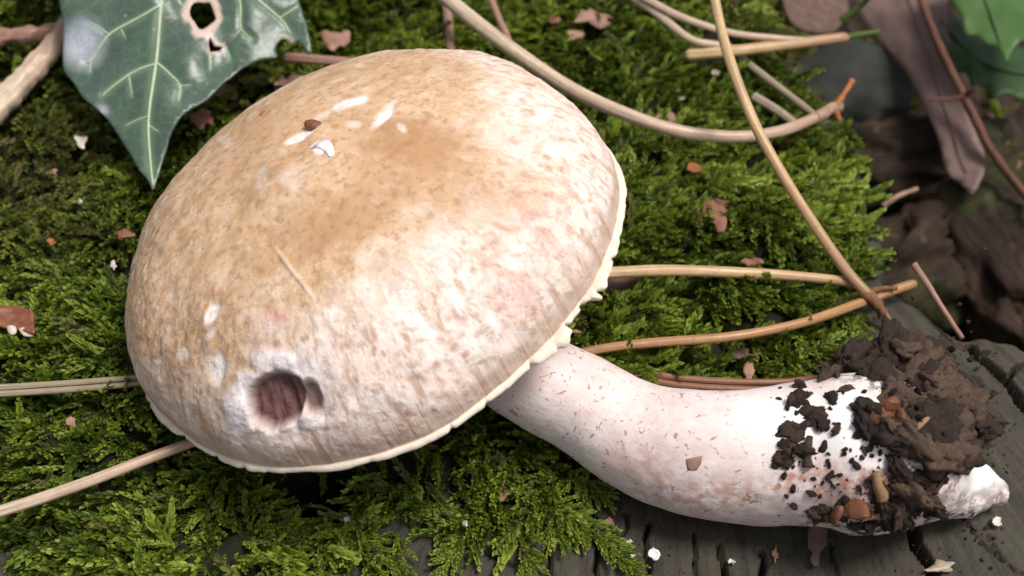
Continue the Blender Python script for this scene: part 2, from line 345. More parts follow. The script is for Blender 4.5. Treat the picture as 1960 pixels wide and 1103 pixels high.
M_FLAKE = simple('flake_rust', (0.20, 0.085, 0.055), (0.28, 0.13, 0.09), 4, 0.7, 0.4)
M_FLAKEP = simple('flake_pink', (0.38, 0.23, 0.17), (0.27, 0.15, 0.11), 4, 0.7, 0.4)
M_FLAKED = simple('flake_dark', (0.085, 0.050, 0.038), (0.15, 0.09, 0.07), 4, 0.7, 0.4)
M_FLAKEO = simple('flake_orange', (0.42, 0.16, 0.055), (0.24, 0.085, 0.035), 5, 0.6, 0.4)
M_CREAM = simple('crumb_cream', (0.70, 0.64, 0.56), (0.52, 0.45, 0.38), 6, 0.6, 0.3)
M_WHITE = simple('crumb_white', (0.82, 0.80, 0.80), (0.70, 0.68, 0.68), 6, 0.6, 0.3)
M_BROWNLEAF = simple('dead_leaf', (0.12, 0.07, 0.06), (0.21, 0.135, 0.12), 0.8, 0.55, 0.5, spec=0.4)
M_GREENLEAF = simple('green_leaf', (0.055, 0.135, 0.030), (0.10, 0.19, 0.055), 0.8, 0.45, 0.3, spec=0.4, trans=0.25)
M_DARKLEAF = simple('dark_green_leaf', (0.022, 0.060, 0.014), (0.040, 0.090, 0.024), 0.8, 0.5, 0.3, spec=0.4, trans=0.2)
M_GRASS = simple('grass_blade', (0.06, 0.10, 0.02), (0.10, 0.15, 0.03), 2, 0.5, 0.2, trans=0.25)
M_SEED = simple('seed_husk', (0.12, 0.035, 0.018), (0.25, 0.09, 0.04), 8, 0.4, 0.3, spec=0.5)

# ================================================================== the setting
# forest floor a hand's breadth below the stump top
def axis_pts(lo, hi, flo, fhi, fine, coarse):
    a = np.arange(flo, fhi, fine); k = 1.35
    def out(start, end, sgn):
        r = []; x = start; st = fine
        while (end - x) * sgn > 0: st = min(st * k, coarse); x += sgn * st; r.append(x)
        return r
    return np.array(out(flo, lo, -1)[::-1] + list(a) + out(fhi - fine, hi, 1))
gx = axis_pts(-1500, 1500, 4, 26, 0.12, 300); gy = axis_pts(-1500, 1500, 0, 24, 0.12, 300)
X, Y = np.meshgrid(gx, gy, indexing='ij')
near = np.exp(-((X - 12) ** 2 + (Y - 9) ** 2) / 400)
Z = -6.2 + near * (1.6 * fbm(xy0(X * 0.25, Y * 0.16), 4, 3) + 0.45 * fbm(xy0(X * 2.2, Y * 0.35), 4, 9) + 0.15 * fbm(xy0(X * 3, Y * 3), 3, 5))
ground = obj('forest_floor', np.stack([X, Y, Z], -1).reshape(-1, 3), grid_faces(len(gx), len(gy)), M_GROUND); ground['kind'] = 'structure'
def groundz(x, y): return float(np.interp(0, [0], [0])) + Z[np.abs(gx - x).argmin(), np.abs(gy - y).argmin()]

# the stump: sawn top with drying cracks, edge broken off behind on one side
EDGE_PX = [(1380, -500), (1480, -60), (1500, 60), (1530, 130), (1590, 225), (1640, 330), (1668, 440), (1672, 520), (1700, 560), (1770, 590), (1850, 632), (1960, 668), (2150, 760)]
edge_w = np.array([at(*p)[:2] for p in EDGE_PX])
stump_poly = np.vstack([edge_w, [(15, -5), (14, -10), (8, -15), (-4, -17), (-14, -13), (-19, -4), (-20, 6), (-15, 15), (-6, 19), (3, 19)]])
CRACKS = [  # pixels, half width (cm), depth (cm)
    ([(1745, 1000), (1752, 1040), (1775, 1075), (1800, 1140), (1830, 1250)], 0.13, 0.9),
    ([(1862, 655), (1890, 690), (1925, 725), (1955, 765), (2010, 830)], 0.13, 0.9),
    ([(1925, 724), (1945, 705), (1965, 690), (2000, 672)], 0.05, 0.5),
    ([(1706, 610), (1722, 640), (1740, 672)], 0.045, 0.5),
    ([(1640, 625), (1670, 610), (1706, 612)], 0.03, 0.3),
    ([(1330, 1020), (1334, 1060), (1330, 1103), (1336, 1180)], 0.03, 0.4),
    ([(1375, 1045), (1383, 1075), (1384, 1110), (1380, 1200)], 0.05, 0.5),
    ([(1455, 1060), (1463, 1080), (1462, 1110), (1470, 1200)], 0.07, 0.5),
    ([(1240, 1000), (1236, 1050), (1240, 1103), (1236, 1200)], 0.05, 0.5),
    ([(1135, 980), (1142, 1040), (1138, 1103), (1140, 1200)], 0.04, 0.4),
    ([(1045, 1020), (1050, 1103), (1046, 1200)], 0.045, 0.5),
    ([(745, 1050), (742, 1103), (740, 1180)], 0.05, 0.5),
    ([(1195, 980), (1200, 1010), (1190, 1030)], 0.03, 0.3),
    ([(1885, 1010), (1900, 1040), (1915, 1075)], 0.025, 0.25),
    ([(1590, 1040), (1600, 1080), (1602, 1140)], 0.03, 0.3),
    ([(1800, 900), (1850, 1000), (1900, 1060), (1990, 1120)], 0.02, 0.2),
    ([(930, 1060), (965, 1075), (985, 1085)], 0.03, 0.3),
    ([(20, 1000), (60, 1060), (110, 1103), (160, 1180)], 0.25, 1.0)]
gx2 = axis_pts(-24, 24, -5.5, 11, 0.045, 0.6); gy2 = axis_pts(-24, 24, -5.6, 2.2, 0.045, 0.6)
X, Y = np.meshgrid(gx2, gy2, indexing='ij'); Q = np.stack([X, Y], -1)
inside = np.where(inpoly(stump_poly, Q), 1, -1) * segdist(stump_poly, Q)
rr = np.hypot(X - 3.5, Y - 11); th = np.arctan2(Y - 11, X - 3.5)
inside = inside + 0.35 * fbm(xy0(X * 0.9, Y * 0.9), 4, 12)
topz = 0.04 * fbm(xy0(X * 0.6, Y * 0.6), 3, 21)
topz = topz + 0.030 * fbm(np.stack([th * 40, rr * 0.35, rr * 0], -1), 4, 22) + 0.008 * fbm(xy0(X * 14, Y * 7), 3, 25)
wig = np.stack([fbm(xy0(X * 2.5, Y * 2.5), 3, 31), fbm(xy0(X * 2.5, Y * 2.5), 3, 37)], -1) * 0.07
for pts, hw, dp in CRACKS:
    pw = spline([at(*p)[:2] for p in pts], 24)
    d = segdist(pw, Q + wig, closed=False)
    topz = topz - dp * (1 - sstep(hw * 0.5, hw * 0.9, d)) - 0.012 * np.exp(-(d / (hw * 1.5)) ** 2)
HOLE_PX = [(480, 872), (560, 862), (655, 866), (665, 910), (645, 955), (608, 990), (575, 1022), (548, 998), (520, 968), (500, 930)]
hole_w = np.array([at(*p, 0.5)[:2] for p in HOLE_PX]); hq = np.where(inpoly(hole_w, Q), 1, -1) * segdist(hole_w, Q)
topz = topz - 3.0 * sstep(-0.25, 0.25, hq + 0.3 * vnoise(xy0(X * 2, Y * 2), 29))
topz = topz - 0.22 * np.exp(-np.clip(inside, 0, 9) / 0.35)
side = -sstep(0.0, -1.6, inside) * 8.5 + 0.25 * fbm(xy0(X * 3, Y * 3), 3, 41) * sstep(0.0, -0.4, inside)
Zs = np.where(inside > 0, topz, side + topz * np.exp(inside * 3))
grain = np.stack([th * 30, rr * 0.25, rr * 0], -1)
Vs = np.stack([X, Y, Zs], -1).reshape(-1, 3); Fs = grid_faces(len(gx2), len(gy2))
keep = (inside.ravel()[Fs] > -3.0).any(1)
used = np.unique(Fs[keep]); remap = np.zeros(len(Vs), int); remap[used] = np.arange(len(used))
stump = obj('tree_stump', Vs[used], remap[Fs[keep]], M_WOOD, (0, 0, -6), attrs={'grain': grain.reshape(-1, 3)[used]})
tag(stump, 'dark grey sawn tree stump with drying cracks under the moss', 'tree stump')

# ================================================================== the mushroom
CC = np.array([-2.651, 0.151, 2.458]); az, ti = 2.83, 0.335; CRAD, CH, CN = 4.68, 2.576, 2.172
AX = np.array([math.sin(ti) * math.cos(az), math.sin(ti) * math.sin(az), math.cos(ti)])
E1 = np.cross([0, 1, 0], AX); E1 /= np.linalg.norm(E1); E2 = np.cross(AX, E1)
mush = empty('mushroom', at(1300, 950, 0.0))
tag(mush, 'large picked mushroom with broad tan cap and curved white stem lying on moss', 'mushroom')
def ring(ph): return np.cos(ph)[..., None] * E1 + np.sin(ph)[..., None] * E2

NPH, NT_ = 940, 250
ph = np.linspace(0, 2 * np.pi, NPH, endpoint=False)
tt = np.linspace(-0.16, 1, NT_) ** 1.0                   # below 0: the margin rolls in a little
PHI, TT = np.meshgrid(ph, tt, indexing='xy'); TT = TT.T.copy(); PHI = PHI.T.copy()      # (phi, t)
ang = np.clip(TT, 0, 1) * np.pi / 2
r = CRAD * np.cos(ang) ** (2 / CN); z = CH * np.sin(ang) ** (2 / CN)
roll = np.clip(-TT, 0, 1) / 0.16
r = r - 0.10 * roll ** 2; z = z - 0.30 * roll
lobes = 1 + 0.012 * np.sin(3 * PHI + 0.6) + 0.008 * np.sin(5 * PHI + 2) + 0.006 * np.sin(9 * PHI)
r = r * (1 + (lobes - 1) * np.clip(1 - TT, 0, 1))
def ring_px(p): return np.argmin(np.linalg.norm(pix(CC + CRAD * ring(ph)) - np.array(p), axis=1))
# the side under the ivy leaf is pressed flat
flat_dir = np.array([-0.72, 0.62])
fl = np.clip(np.cos(PHI) * flat_dir[0] + np.sin(PHI) * flat_dir[1], 0, 1) ** 6
r = r * (1 - 0.055 * fl * np.clip(np.sin(ang) * 1.5, 0, 1)); 
P0 = CC + r[..., None] * ring(PHI) + z[..., None] * AX
Nrm = np.cross(np.roll(P0, -1, 0) - np.roll(P0, 1, 0), np.gradient(P0, axis=1)); Nrm /= np.linalg.norm(Nrm, axis=-1)[..., None] + 1e-9
Nrm *= np.sign(np.sum(Nrm * (P0 - CC), -1))[..., None]
pp = pix(P0); facing = np.sum(Nrm * (CP - P0), -1) > 0
def blob(px, py, rx, ry, rot=0.0, soft=0.35, rough=0.0, seed=1):
    """1 inside an oblong mark on the skin centred at the place seen at (px, py)"""
    dx, dy = pp[..., 0] - px, pp[..., 1] - py; c, s_ = math.cos(math.radians(rot)), math.sin(math.radians(rot))
    d = np.hypot((dx * c + dy * s_) / rx, (-dx * s_ + dy * c) / ry)
    if rough: d = d + rough * fbm(P0 * 5, 3, seed)
    return (1 - sstep(1 - soft, 1 + soft, d)) * facing
disp = 0.05 * fbm(P0 * 0.7, 3, 51) + 0.018 * fbm(P0 * 2.2, 3, 52)
polc = np.stack([np.cos(PHI) * 5, np.sin(PHI) * 5, r * 0.85], -1)
disp += 0.010 * fbm(polc * 5, 3, 53) * sstep(0.75, 0.4, TT) + 0.014 * fbm(P0 * 5.5, 3, 54) * (0.45 + 0.55 * sstep(1.0, 0.2, TT)) + 0.022 * fbm(P0 * 3.0, 2, 57)
disp += 0.09 * blob(560, 338, 70, 50, -20, 0.95) - 0.09 * blob(730, 400, 230, 60, -25, 0.95) - 0.05 * blob(820, 262, 120, 40, 10, 0.95)
scar_glint = np.zeros_like(TT)  # white scars, plus soft highlights painted on the upper-left bulge
for a in [(415, 703, 16, 30, 5), (408, 597, 11, 24, 25), (612, 288, 12, 10, -35), (578, 263, 30, 8, -25), (735, 222, 26, 9, -40), (668, 200, 34, 8, -18), (618, 222, 16, 6, -30), (678, 238, 14, 6, -10), (768, 242, 10, 6, 40),
          (560, 350, 22, 18, 30), (505, 345, 14, 22, 0), (430, 270, 16, 9, 30), (350, 680, 9, 14, 10), (300, 700, 8, 16, 20), (620, 640, 10, 34, -20), (940, 610, 9, 26, -35), (870, 575, 10, 26, -40), (820, 640, 12, 40, -35), (975, 500, 22, 12, 40),
          (700, 555, 16, 34, -20), (560, 520, 5, 60, -38), (405, 640, 6, 14, 30), (1040, 220, 26, 10, -35), (1060, 290, 22, 12, 40), (985, 185, 22, 9, -50), (640, 600, 20, 14, 0), (760, 600, 26, 12, 30), (900, 660, 30, 10, 50)]:
    scar_glint = np.maximum(scar_glint, blob(*a, soft=0.45, rough=0.5, seed=int(a[0])) * (1.0 if a[0] in (415, 408, 612, 578, 735, 668) else 0.25 if a[0] in (560, 505, 430) else 0.5))
for a in [(415, 703, 16, 30, 5), (408, 597, 11, 24, 25), (578, 263, 30, 8, -25), (735, 222, 26, 9, -40)]: disp -= 0.035 * blob(*a)
disp += 0.03 * np.clip(blob(560, 520, 4, 62, -38), 0, 1)
crease = [(600, 262), (660, 225), (740, 205), (830, 208), (930, 235), (1010, 270)]
cdn = segdist(spline(crease, 20), pp, closed=False) * 1.0
disp += facing * 0.045 * np.exp(-(cdn / 14) ** 2) * sstep(1020, 900, pp[..., 0])
stain = 1.0 * blob(800, 268, 85, 34, 12, 0.9, 0.5, 3) + 0.75 * blob(640, 420, 130, 45, -28, 0.9, 0.6, 4) + 0.45 * blob(480, 260, 60, 90, 40, 0.9, 0.5, 5) + 0.35 * blob(820, 330, 200, 60, 25, 0.9, 0.5, 6) + 0.3 * blob(700, 130, 150, 30, -5, 0.9, 0.5, 6)
pink = blob(990, 560, 60, 40, 50, 0.8, 0.8, 8) * 0.6 + blob(525, 605, 20, 12, 10, 0.6, 0.5, 9) + blob(1030, 430, 70, 50, 60, 0.9, 0.6, 10) * 0.3
palem = 0.30 * blob(820, 600, 330, 170, -30, 0.9) + 0.22 * blob(1010, 230, 150, 60, 40, 0.9) - 0.28 * blob(330, 420, 140, 170, 20, 0.9) - 0.30 * blob(330, 690, 130, 200, -10, 0.9)
lip = sstep(0.10, 0.03, TT) * 0.65
wound = np.maximum(blob(525, 768, 52, 58, 28, 0.14, 0.14, 11), 0.8 * blob(592, 762, 20, 32, -15, 0.35, 0.2, 12))
torn = np.maximum(blob(466, 775, 36, 64, 14, 0.25, 0.35, 13), blob(548, 704, 66, 28, 14, 0.45, 0.25, 14)); torn = np.maximum(torn, 0.8 * blob(560, 812, 70, 16, -4, 0.5, 0.3, 15)); torn = np.maximum(torn, 0.8 * blob(600, 720, 20, 50, -25, 0.5, 0.2, 15))
pit = blob(545, 765, 95, 78, 0, 0.3, 0.2, 16); torn = np.clip(np.maximum(torn, 0.3 * pit), 0, 1) * (1 - wound)
su = pp[..., 0] - 525 - 0.25 * (pp[..., 1] - 760); stripe = np.sin(su / 27 * 2 * np.pi) + 0.4 * np.sin(su / 11 * 2 * np.pi)
disp = disp - 0.20 * wound - 0.05 * pit + wound * 0.012 * stripe + torn * 0.035 * (1 + fbm(P0 * 1.6, 2, 61)) - 0.06 * blob(552, 775, 8, 50, -16, 0.6)
scar_glint = scar_glint * (1 - pit)
wuv = np.stack([su / 20, pp[..., 1] / 60, pp[..., 0] * 0], -1)
P1 = P0 + disp[..., None] * Nrm
capV = P1.reshape(-1, 3); apex = CC + (CH + 0.0) * AX
i = np.arange(NT_ - 1); seam = np.stack([(NPH - 1) * NT_ + i, (NPH - 1) * NT_ + i + 1, i + 1, i], -1)
cap = obj('cap', capV, np.vstack([grid_faces(NPH, NT_), seam]), M_CAP, CC, mush, attrs={
    'rad': (1 - np.clip(TT, 0, 1)).ravel(), 'polar': polc.reshape(-1, 3), 'scar_glint': np.clip(scar_glint, 0, 1).ravel(), 'stain': np.clip(stain, 0, 0.85).ravel(), 'torn': torn.ravel(), 'warped': (P0 + 0.16 * np.stack([fbm(P0 * 2.2, 3, q_) for q_ in (61, 64, 67)], -1)).reshape(-1, 3),
    'pink': np.clip(pink, 0, 0.8).ravel(), 'pale': palem.ravel(), 'lip': lip.ravel(), 'wound': wound.ravel(), 'wuv': wuv.reshape(-1, 3)})
cap_tree = BVHTree.FromPolygons([tuple(v) for v in P1[::4, ::3].reshape(-1, 3)], [tuple(f) for f in grid_faces(len(range(0, NPH, 4)), len(range(0, NT_, 3)))])

# ragged pale margin that hangs out past the skin
NF = 1100; pf = np.linspace(0, 2 * np.pi, NF, endpoint=False)
wn_ = fbm(np.stack([np.cos(pf) * 9, np.sin(pf) * 9, pf * 0], -1), 3, 71); teeth = vnoise(np.stack([np.cos(pf) * 16, np.sin(pf) * 16, pf * 0], -1), 72)
rpx = pix(CC + (CRAD + 0.08) * ring(pf)); ragged = np.exp(-(((rpx[:, 0] - 1110) / 100) ** 2 + ((rpx[:, 1] - 590) / 130) ** 2)) + 0.03
t2 = vnoise(np.stack([np.cos(pf) * 30, np.sin(pf) * 30, pf * 0], -1), 75)
wid = 0.125 + 0.05 * wn_ + (np.where(teeth > -0.1, 0.09, -0.10) + 0.07 * t2) * np.clip(ragged, 0, 1) + 0.09 * np.clip(ragged, 0, 1)
for q, dp in [((600, 872), 0.16), ((458, 880), 0.07), ((505, 885), 0.05), ((700, 862), 0.06), ((855, 805), 0.08), ((930, 765), 0.05), ((1020, 690), 0.13), ((1062, 650), 0.10), ((1090, 615), 0.12), ((1118, 575), 0.15), ((1140, 545), 0.14), ((1166, 480), 0.09), ((1172, 440), 0.07), ((335, 832), 0.05), ((400, 870), 0.06)]:
    wid = wid - dp * np.exp(-(np.linalg.norm(rpx - np.array(q), axis=1) / 6.0) ** 2)
wid = np.clip(wid, 0.02, 0.42)
lob = 1 + 0.012 * np.sin(3 * pf + 0.6) + 0.008 * np.sin(5 * pf + 2) + 0.006 * np.sin(9 * pf)
Rm = (CRAD - 0.05) * lob
prof = [(-0.10, -0.16, 0.0), (0.02, -0.10, 0.35), (0.0, -0.17, 1.0), (-0.04, -0.23, 1.0), (-0.10, -0.28, 0.6), (-0.20, -0.24, 0.0)]
fr = []
for dr, dz, k in prof: fr.append(CC + (Rm + dr + wid * k)[:, None] * ring(pf) + (dz - 0.05 * wid * k + (0.02 + 0.06 * np.clip(ragged, 0, 1)) * k * fbm(np.stack([np.cos(pf) * 14, np.sin(pf) * 14, pf * 0 + 3], -1), 2, 73))[:, None] * AX)
FV = np.stack(fr, 0)
obj('margin', FV.reshape(-1, 3), grid_faces(len(prof), NF, True), M_FRINGE, CC, mush)
# gills under the cap: thin plates from stem to margin
gv, gf = [], []
for k in range(150):
    a = 2 * math.pi * k / 150; d = ring(np.array(a)); rs = np.linspace(0.9 if k % 2 == 0 else 2.2, CRAD - 0.25, 6)
    zt = 0.62 * CH * np.sqrt(np.clip(1 - (rs / (CRAD + 0.1)) ** 2, 0, 1)) * 0.8 - 0.05; zb = -0.22 + 0.25 * (1 - rs / CRAD)
    b = len(gv)
    for rr_, a_, b_ in zip(rs, zt, np.broadcast_to(zb, rs.shape)): gv += [CC + rr_ * d + max(a_, b_ + 0.02) * AX, CC + rr_ * d + b_ * AX]
    gf += [(b + 2 * q, b + 2 * q + 1, b + 2 * q + 3, b + 2 * q + 2) for q in range(5)]
g = obj('gills', np.array(gv), np.array(gf), M_GILL, CC, mush, smooth=False); g['kind'] = 'stuff'

# stem: leaves the cap along its axis, bends and lies down on the wood
SC = [CC + AX * 1.2, CC - AX * 0.1]
SPX = [((985, 700), 0.86, 1.75), ((1110, 772), 0.89, 1.25), ((1220, 836), 1.0, 1.02), ((1330, 866), 1.10, 1.08), ((1440, 874), 1.17, 1.15), ((1550, 868), 1.27, 1.24), ((1640, 868), 1.40, 1.32), ((1735, 885), 1.22, 1.18), ((1800, 912), 0.80, 0.80), ((1860, 930), 0.50, 0.55), ((1920, 946), 0.16, 0.34)]
cl = np.array(SC + [at(p[0], p[1], zz) for p, r_, zz in SPX]); rad_ = np.array([0.95, 0.9] + [r_ for p, r_, zz in SPX])
n = 200; cl = spline(cl, n); rad_ = spline(np.stack([rad_, rad_], -1), n)[:, 0]
sx = np.linspace(0, 1, n)
Tn = np.gradient(cl, axis=0); Tn /= np.linalg.norm(Tn, axis=1)[:, None]
A = np.cross(Tn, [0, 0, 1.0]); A /= np.linalg.norm(A, axis=1)[:, None]; B = np.cross(A, Tn)
seg = 120; thv = np.linspace(0, 2 * np.pi, seg, endpoint=False)
ringv = np.cos(thv)[None, :, None] * A[:, None] + np.sin(thv)[None, :, None] * B[:, None]
SV = cl[:, None] + rad_[:, None, None] * ringv
dn = 0.05 * fbm(SV * 0.9, 3, 81) + 0.015 * fbm(SV * 4, 3, 82); basek = sstep(0.70, 0.95, sx)[:, None]
dn = dn + basek * (0.16 * fbm(SV * 1.6, 3, 83) + 0.05 * fbm(SV * 6, 3, 84))
SV = SV + dn[..., None] * ringv
SV[..., 2] = np.where(sx[:, None] > 0.35, np.maximum(SV[..., 2], 0.02 + 0.02 * fbm(SV * 3, 2, 85)), SV[..., 2])
spx = pix(SV)
ds = lambda px, py, rx, ry: np.clip(1.3 - np.hypot((spx[..., 0] - px) / rx, (spx[..., 1] - py) / ry), 0, 1)
arc = np.concatenate([[0], np.cumsum(np.linalg.norm(np.diff(cl, axis=0), axis=1))])
along = np.stack([np.broadcast_to(arc[:, None] * 1.1, (n, seg)), np.cos(thv)[None] * rad_[:, None] * 2.2, np.sin(thv)[None] * rad_[:, None] * 2.2], -1)
dirt = np.clip(sstep(1500, 1760, spx[..., 0]) * 0.55 + ds(1800, 800, 120, 110) + ds(1690, 960, 90, 70) + ds(1720, 700, 140, 50) - ds(1640, 830, 90, 90) - ds(1880, 912, 42, 34), 0, 1)
dirt = np.maximum(dirt, sstep(960, 985, spx[..., 1]) * sstep(1480, 1600, spx[..., 0]))
white = np.clip(ds(1640, 810, 120, 90) + ds(1470, 800, 90, 70) * 0.8 + ds(1880, 912, 46, 34), 0, 1)
rust = np.clip(ds(1540, 915, 70, 40) + ds(1660, 930, 110, 45) + 0.8 * ds(1360, 950, 140, 45) + 0.5 * ds(1240, 900, 60, 60), 0, 1)
SV2 = SV.reshape(-1, 3); stem_caps = len(SV2); SV2 = np.vstack([SV2, cl[:1], cl[-1:]])
jj = np.arange(seg); kk = (jj + 1) % seg; ee = (n - 1) * seg
capsf = np.vstack([np.stack([kk, jj, np.full(seg, stem_caps)], -1), np.stack([ee + jj, ee + kk, np.full(seg, stem_caps + 1)], -1)])
pad = lambda a: np.concatenate([a.ravel(), [0, 0]])
obj('stem', SV2, [grid_faces(n, seg, True), capsf], M_STEM, at(1300, 950, 0), mush, attrs={'along': np.vstack([along.reshape(-1, 3), [[0, 0, 0], [9, 0, 0]]]), 'dirt': pad(dirt), 'white': pad(white), 'rust': pad(rust)})
stem_tree = BVHTree.FromPolygons([tuple(v) for v in SV[::2, ::3].reshape(-1, 3)], [tuple(f) for f in grid_faces(n // 2, seg // 3, True)])
def hit(tree, px, py):
    d = ray(px, py); h = tree.ray_cast(Vector(CP), Vector(d)); 
    return (np.array(h[0]), np.array(h[1])) if h[0] is not None else (None, None)

# soil clods on the root end
import bmesh
def chunk_mesh(name, mat, seed, sub=2, squash=(1, 1, 1), rough=0.35):
    bm = bmesh.new(); bmesh.ops.create_icosphere(bm, subdivisions=sub, radius=1.0)
    V = np.array([v.co[:] for v in bm.verts]); F = np.array([[v.index for v in f.verts] for f in bm.faces]); bm.free()
    V = V * (1 + rough * fbm(V * 1.2 + seed * 7.1, 3, seed)[:, None] + rough * 0.45 * fbm(V * 3.6 + seed, 3, seed + 3)[:, None] + (rough * 0.28 * fbm(V * 11 + seed, 3, seed + 5)[:, None] if sub > 3 else 0)) * np.array(squash)
    return mesh_data(name, V, F, mat, sub > 2)
CLODS = [chunk_mesh('soil_clod', (M_SOIL, M_SOIL2, M_SOIL3)[s % 3], s, 4, (1, 0.62 + 0.1 * (s % 4), 0.36 + 0.06 * (s % 3)), 0.75) for s in range(15)]
CRUMBS = [chunk_mesh('soil_crumb', M_SOIL3, s + 20, 2, (1, 0.7, 0.5), 0.6) for s in range(5)]
REDS = [chunk_mesh('bark_bit', M_SOILRED, s + 40, 2, (1, 0.7, 0.35)) for s in range(3)]
def place(name, me, loc, size, parent=None, rot=None):
    o = bpy.data.objects.new(name, me); COL.objects.link(o); po = np.array(parent['_o']) if parent else np.zeros(3)
    if parent: o.parent = parent
    o.location = Vector((np.asarray(loc) - po) * S); o.scale = (size, size, size) if np.isscalar(size) else tuple(size)
    o.rotation_euler = rot if rot is not None else tuple(rng.uniform(0, 6.28, 3)); return o
BLOBS = [(1540, 772, 22, 5), (1528, 748, 16, 3), (1552, 800, 18, 4), (1512, 842, 18, 3), (1502, 868, 16, 3), (1535, 866, 14, 2), (1602, 768, 14, 2), (1614, 750, 10, 2), (1575, 805, 14, 3), (1600, 820, 10, 2),
         (1650, 702, 34, 7), (1600, 712, 26, 5), (1700, 690, 40, 8), (1752, 688, 38, 8), (1720, 728, 40, 7), (1785, 720, 40, 8), (1690, 815, 40, 6), (1662, 845, 16, 3), (1655, 860, 10, 2), (1748, 768, 24, 5),
         (1790, 755, 40, 8), (1832, 760, 40, 8), (1800, 805, 46, 10), (1852, 805, 38, 8), (1790, 850, 48, 10), (1845, 838, 26, 5), (1868, 818, 20, 4), (1728, 915, 34, 6), (1760, 925, 22, 4), (1700, 962, 24, 5),
         (1722, 985, 34, 7), (1775, 950, 30, 6), (1655, 990, 26, 5), (1605, 988, 22, 4), (1560, 982, 18, 3), (1800, 915, 20, 4), (1690, 1005, 24, 4), (1640, 975, 16, 3), (1870, 768, 18, 3)]
def lay(nn):
    """turn a flat piece so that it lies against the surface"""
    q_ = Vector(nn).to_track_quat('Z', 'Y'); e = q_.to_euler(); return (e.x + rng.normal() * 0.35, e.y + rng.normal() * 0.35, e.z + rng.uniform(0, 6.28))
def clod(px, py, s, zf):
    p, nn = hit(stem_tree, px, py)
    if p is None: p = at(px, py, zf); nn = np.array([0, -0.3, 0.95])
    place('soil_clod', CLODS[rng.integers(15)], p, s, mush, lay(nn))
for bx_, by_, br, cnt in BLOBS:
    zf = max(0.3, min(1.5, 1.4 - (by_ - 690) * 0.004))
    for q in range(cnt + 2):
        a, rr_ = rng.uniform(0, 6.28), br * math.sqrt(rng.uniform(0, 1)) * 0.9
        clod(bx_ + rr_ * math.cos(a), by_ + rr_ * math.sin(a), br * 0.0105 * rng.choice([0.3, 0.45, 0.7, 1.0]) * rng.uniform(0.85, 1.2), zf)
for px, py, s, zf in [(1795, 770, 0.62, 0.9), (1835, 800, 0.6, 0.6), (1745, 705, 0.55, 1.0), (1690, 700, 0.5, 1.1), (1640, 706, 0.36, 1.1), (1800, 845, 0.5, 0.8), (1852, 822, 0.4, 0.3), (1860, 785, 0.5, 0.35), (1815, 735, 0.5, 0.5), (1770, 690, 0.45, 0.5)]: clod(px, py, s, zf)
for k in range(120):
    px, py = rng.normal(1780, 60), rng.normal(790, 60)
    if py > 870 or px > 1900: continue
    p, nn = hit(stem_tree, px, py); p = at(px, py, 0.9) if p is None else p
    place('soil_crumb', CRUMBS[rng.integers(5)], p - ray(px, py) * rng.uniform(0.15, 0.4), rng.uniform(0.03, 0.12), mush)
for px, py, s in [(1700, 782, 0.30), (1690, 795, 0.24), (1720, 800, 0.2), (1620, 700, 0.22), (1640, 975, 0.24), (1600, 985, 0.2)]:
    p, nn = hit(stem_tree, px, py)
    if p is None: p = at(px, py, 1.2)
    place('bark_bit', REDS[rng.integers(3)], p - ray(px, py) * 0.22, s, mush)
for k in range(170):                                                     # crumbs of soil over the lower stem
    px, py = rng.uniform(1470, 1800), rng.uniform(740, 1000)
    if rng.random() < 0.35: px, py = rng.normal(1620, 70), rng.normal(920, 40)
    p, nn = hit(stem_tree, px, py)
    if p is None: continue
    place('soil_crumb', CRUMBS[rng.integers(5)], p, rng.choice([0.02, 0.03, 0.05, 0.09]) * rng.uniform(0.7, 1.3), mush)
def fibre(pts, hw, mat, name='root_fibre', parent=mush, tree=stem_tree, z=1.0, lift=0.1):
    W = []
    for px, py in pts:
        p, _ = hit(tree, px, py) if tree else (None, None)
        W.append((p if p is not None else at(px, py, z)) - ray(px, py) * lift)
    P = spline(W, 14); V, F, al = tube(P, np.linspace(hw, hw * 0.6, 14), 7, noise=0.4, seed=int(pts[0][0]))
    return obj(name, V, F, mat, W[0], parent, attrs={'along': al})
fibre([(1738, 835), (1770, 805), (1790, 785)], 0.06, M_FIBRE, lift=0.35)
fibre([(1545, 895), (1546, 860), (1550, 835)], 0.09, M_SOIL, lift=0.05)
fibre([(1690, 955), (1682, 930), (1678, 905)], 0.11, M_FIBRE, lift=0.1)
fibre([(1780, 722), (1830, 738), (1868, 745)], 0.04, M_FIBRE, lift=0.2, z=0.9)
fibre([(1790, 890), (1840, 880), (1880, 862)], 0.05, M_SOILRED, lift=0.2)
fibre([(1605, 975), (1640, 985), (1690, 990)], 0.10, M_FIBRE, lift=0.1)
# tan scab on the stem, flecks standing off the cap skin
def patch_on(tree, name, outline, mat, parent, th=0.03, lift=0.015, step=5):
    V2, F = sheet(outline, step); W = []
    for px, py in V2:
        p, nn = hit(tree, px, py); W.append(p - ray(px, py) * lift if p is not None else at(px, py, 1))
    W = np.array(W); fn = np.cross(W[F[:, 1]] - W[F[:, 0]], W[F[:, 2]] - W[F[:, 0]])
    if (fn @ ray(*outline[0])).mean() > 0: F = F[:, ::-1]
    V, FF = thicken(W, F, th); return obj(name, V, FF, mat, W[0], parent)
patch_on(stem_tree, 'scab', [(1313, 880), (1330, 875), (1345, 872), (1342, 888), (1334, 900), (1316, 901)], M_TWIG, mush)
patch_on(cap_tree, 'peeled_skin', [(604, 276), (614, 270), (630, 268), (638, 280), (640, 296), (630, 301), (622, 290), (610, 282), (596, 284)], M_WHITE, mush, 0.010, 0.03)

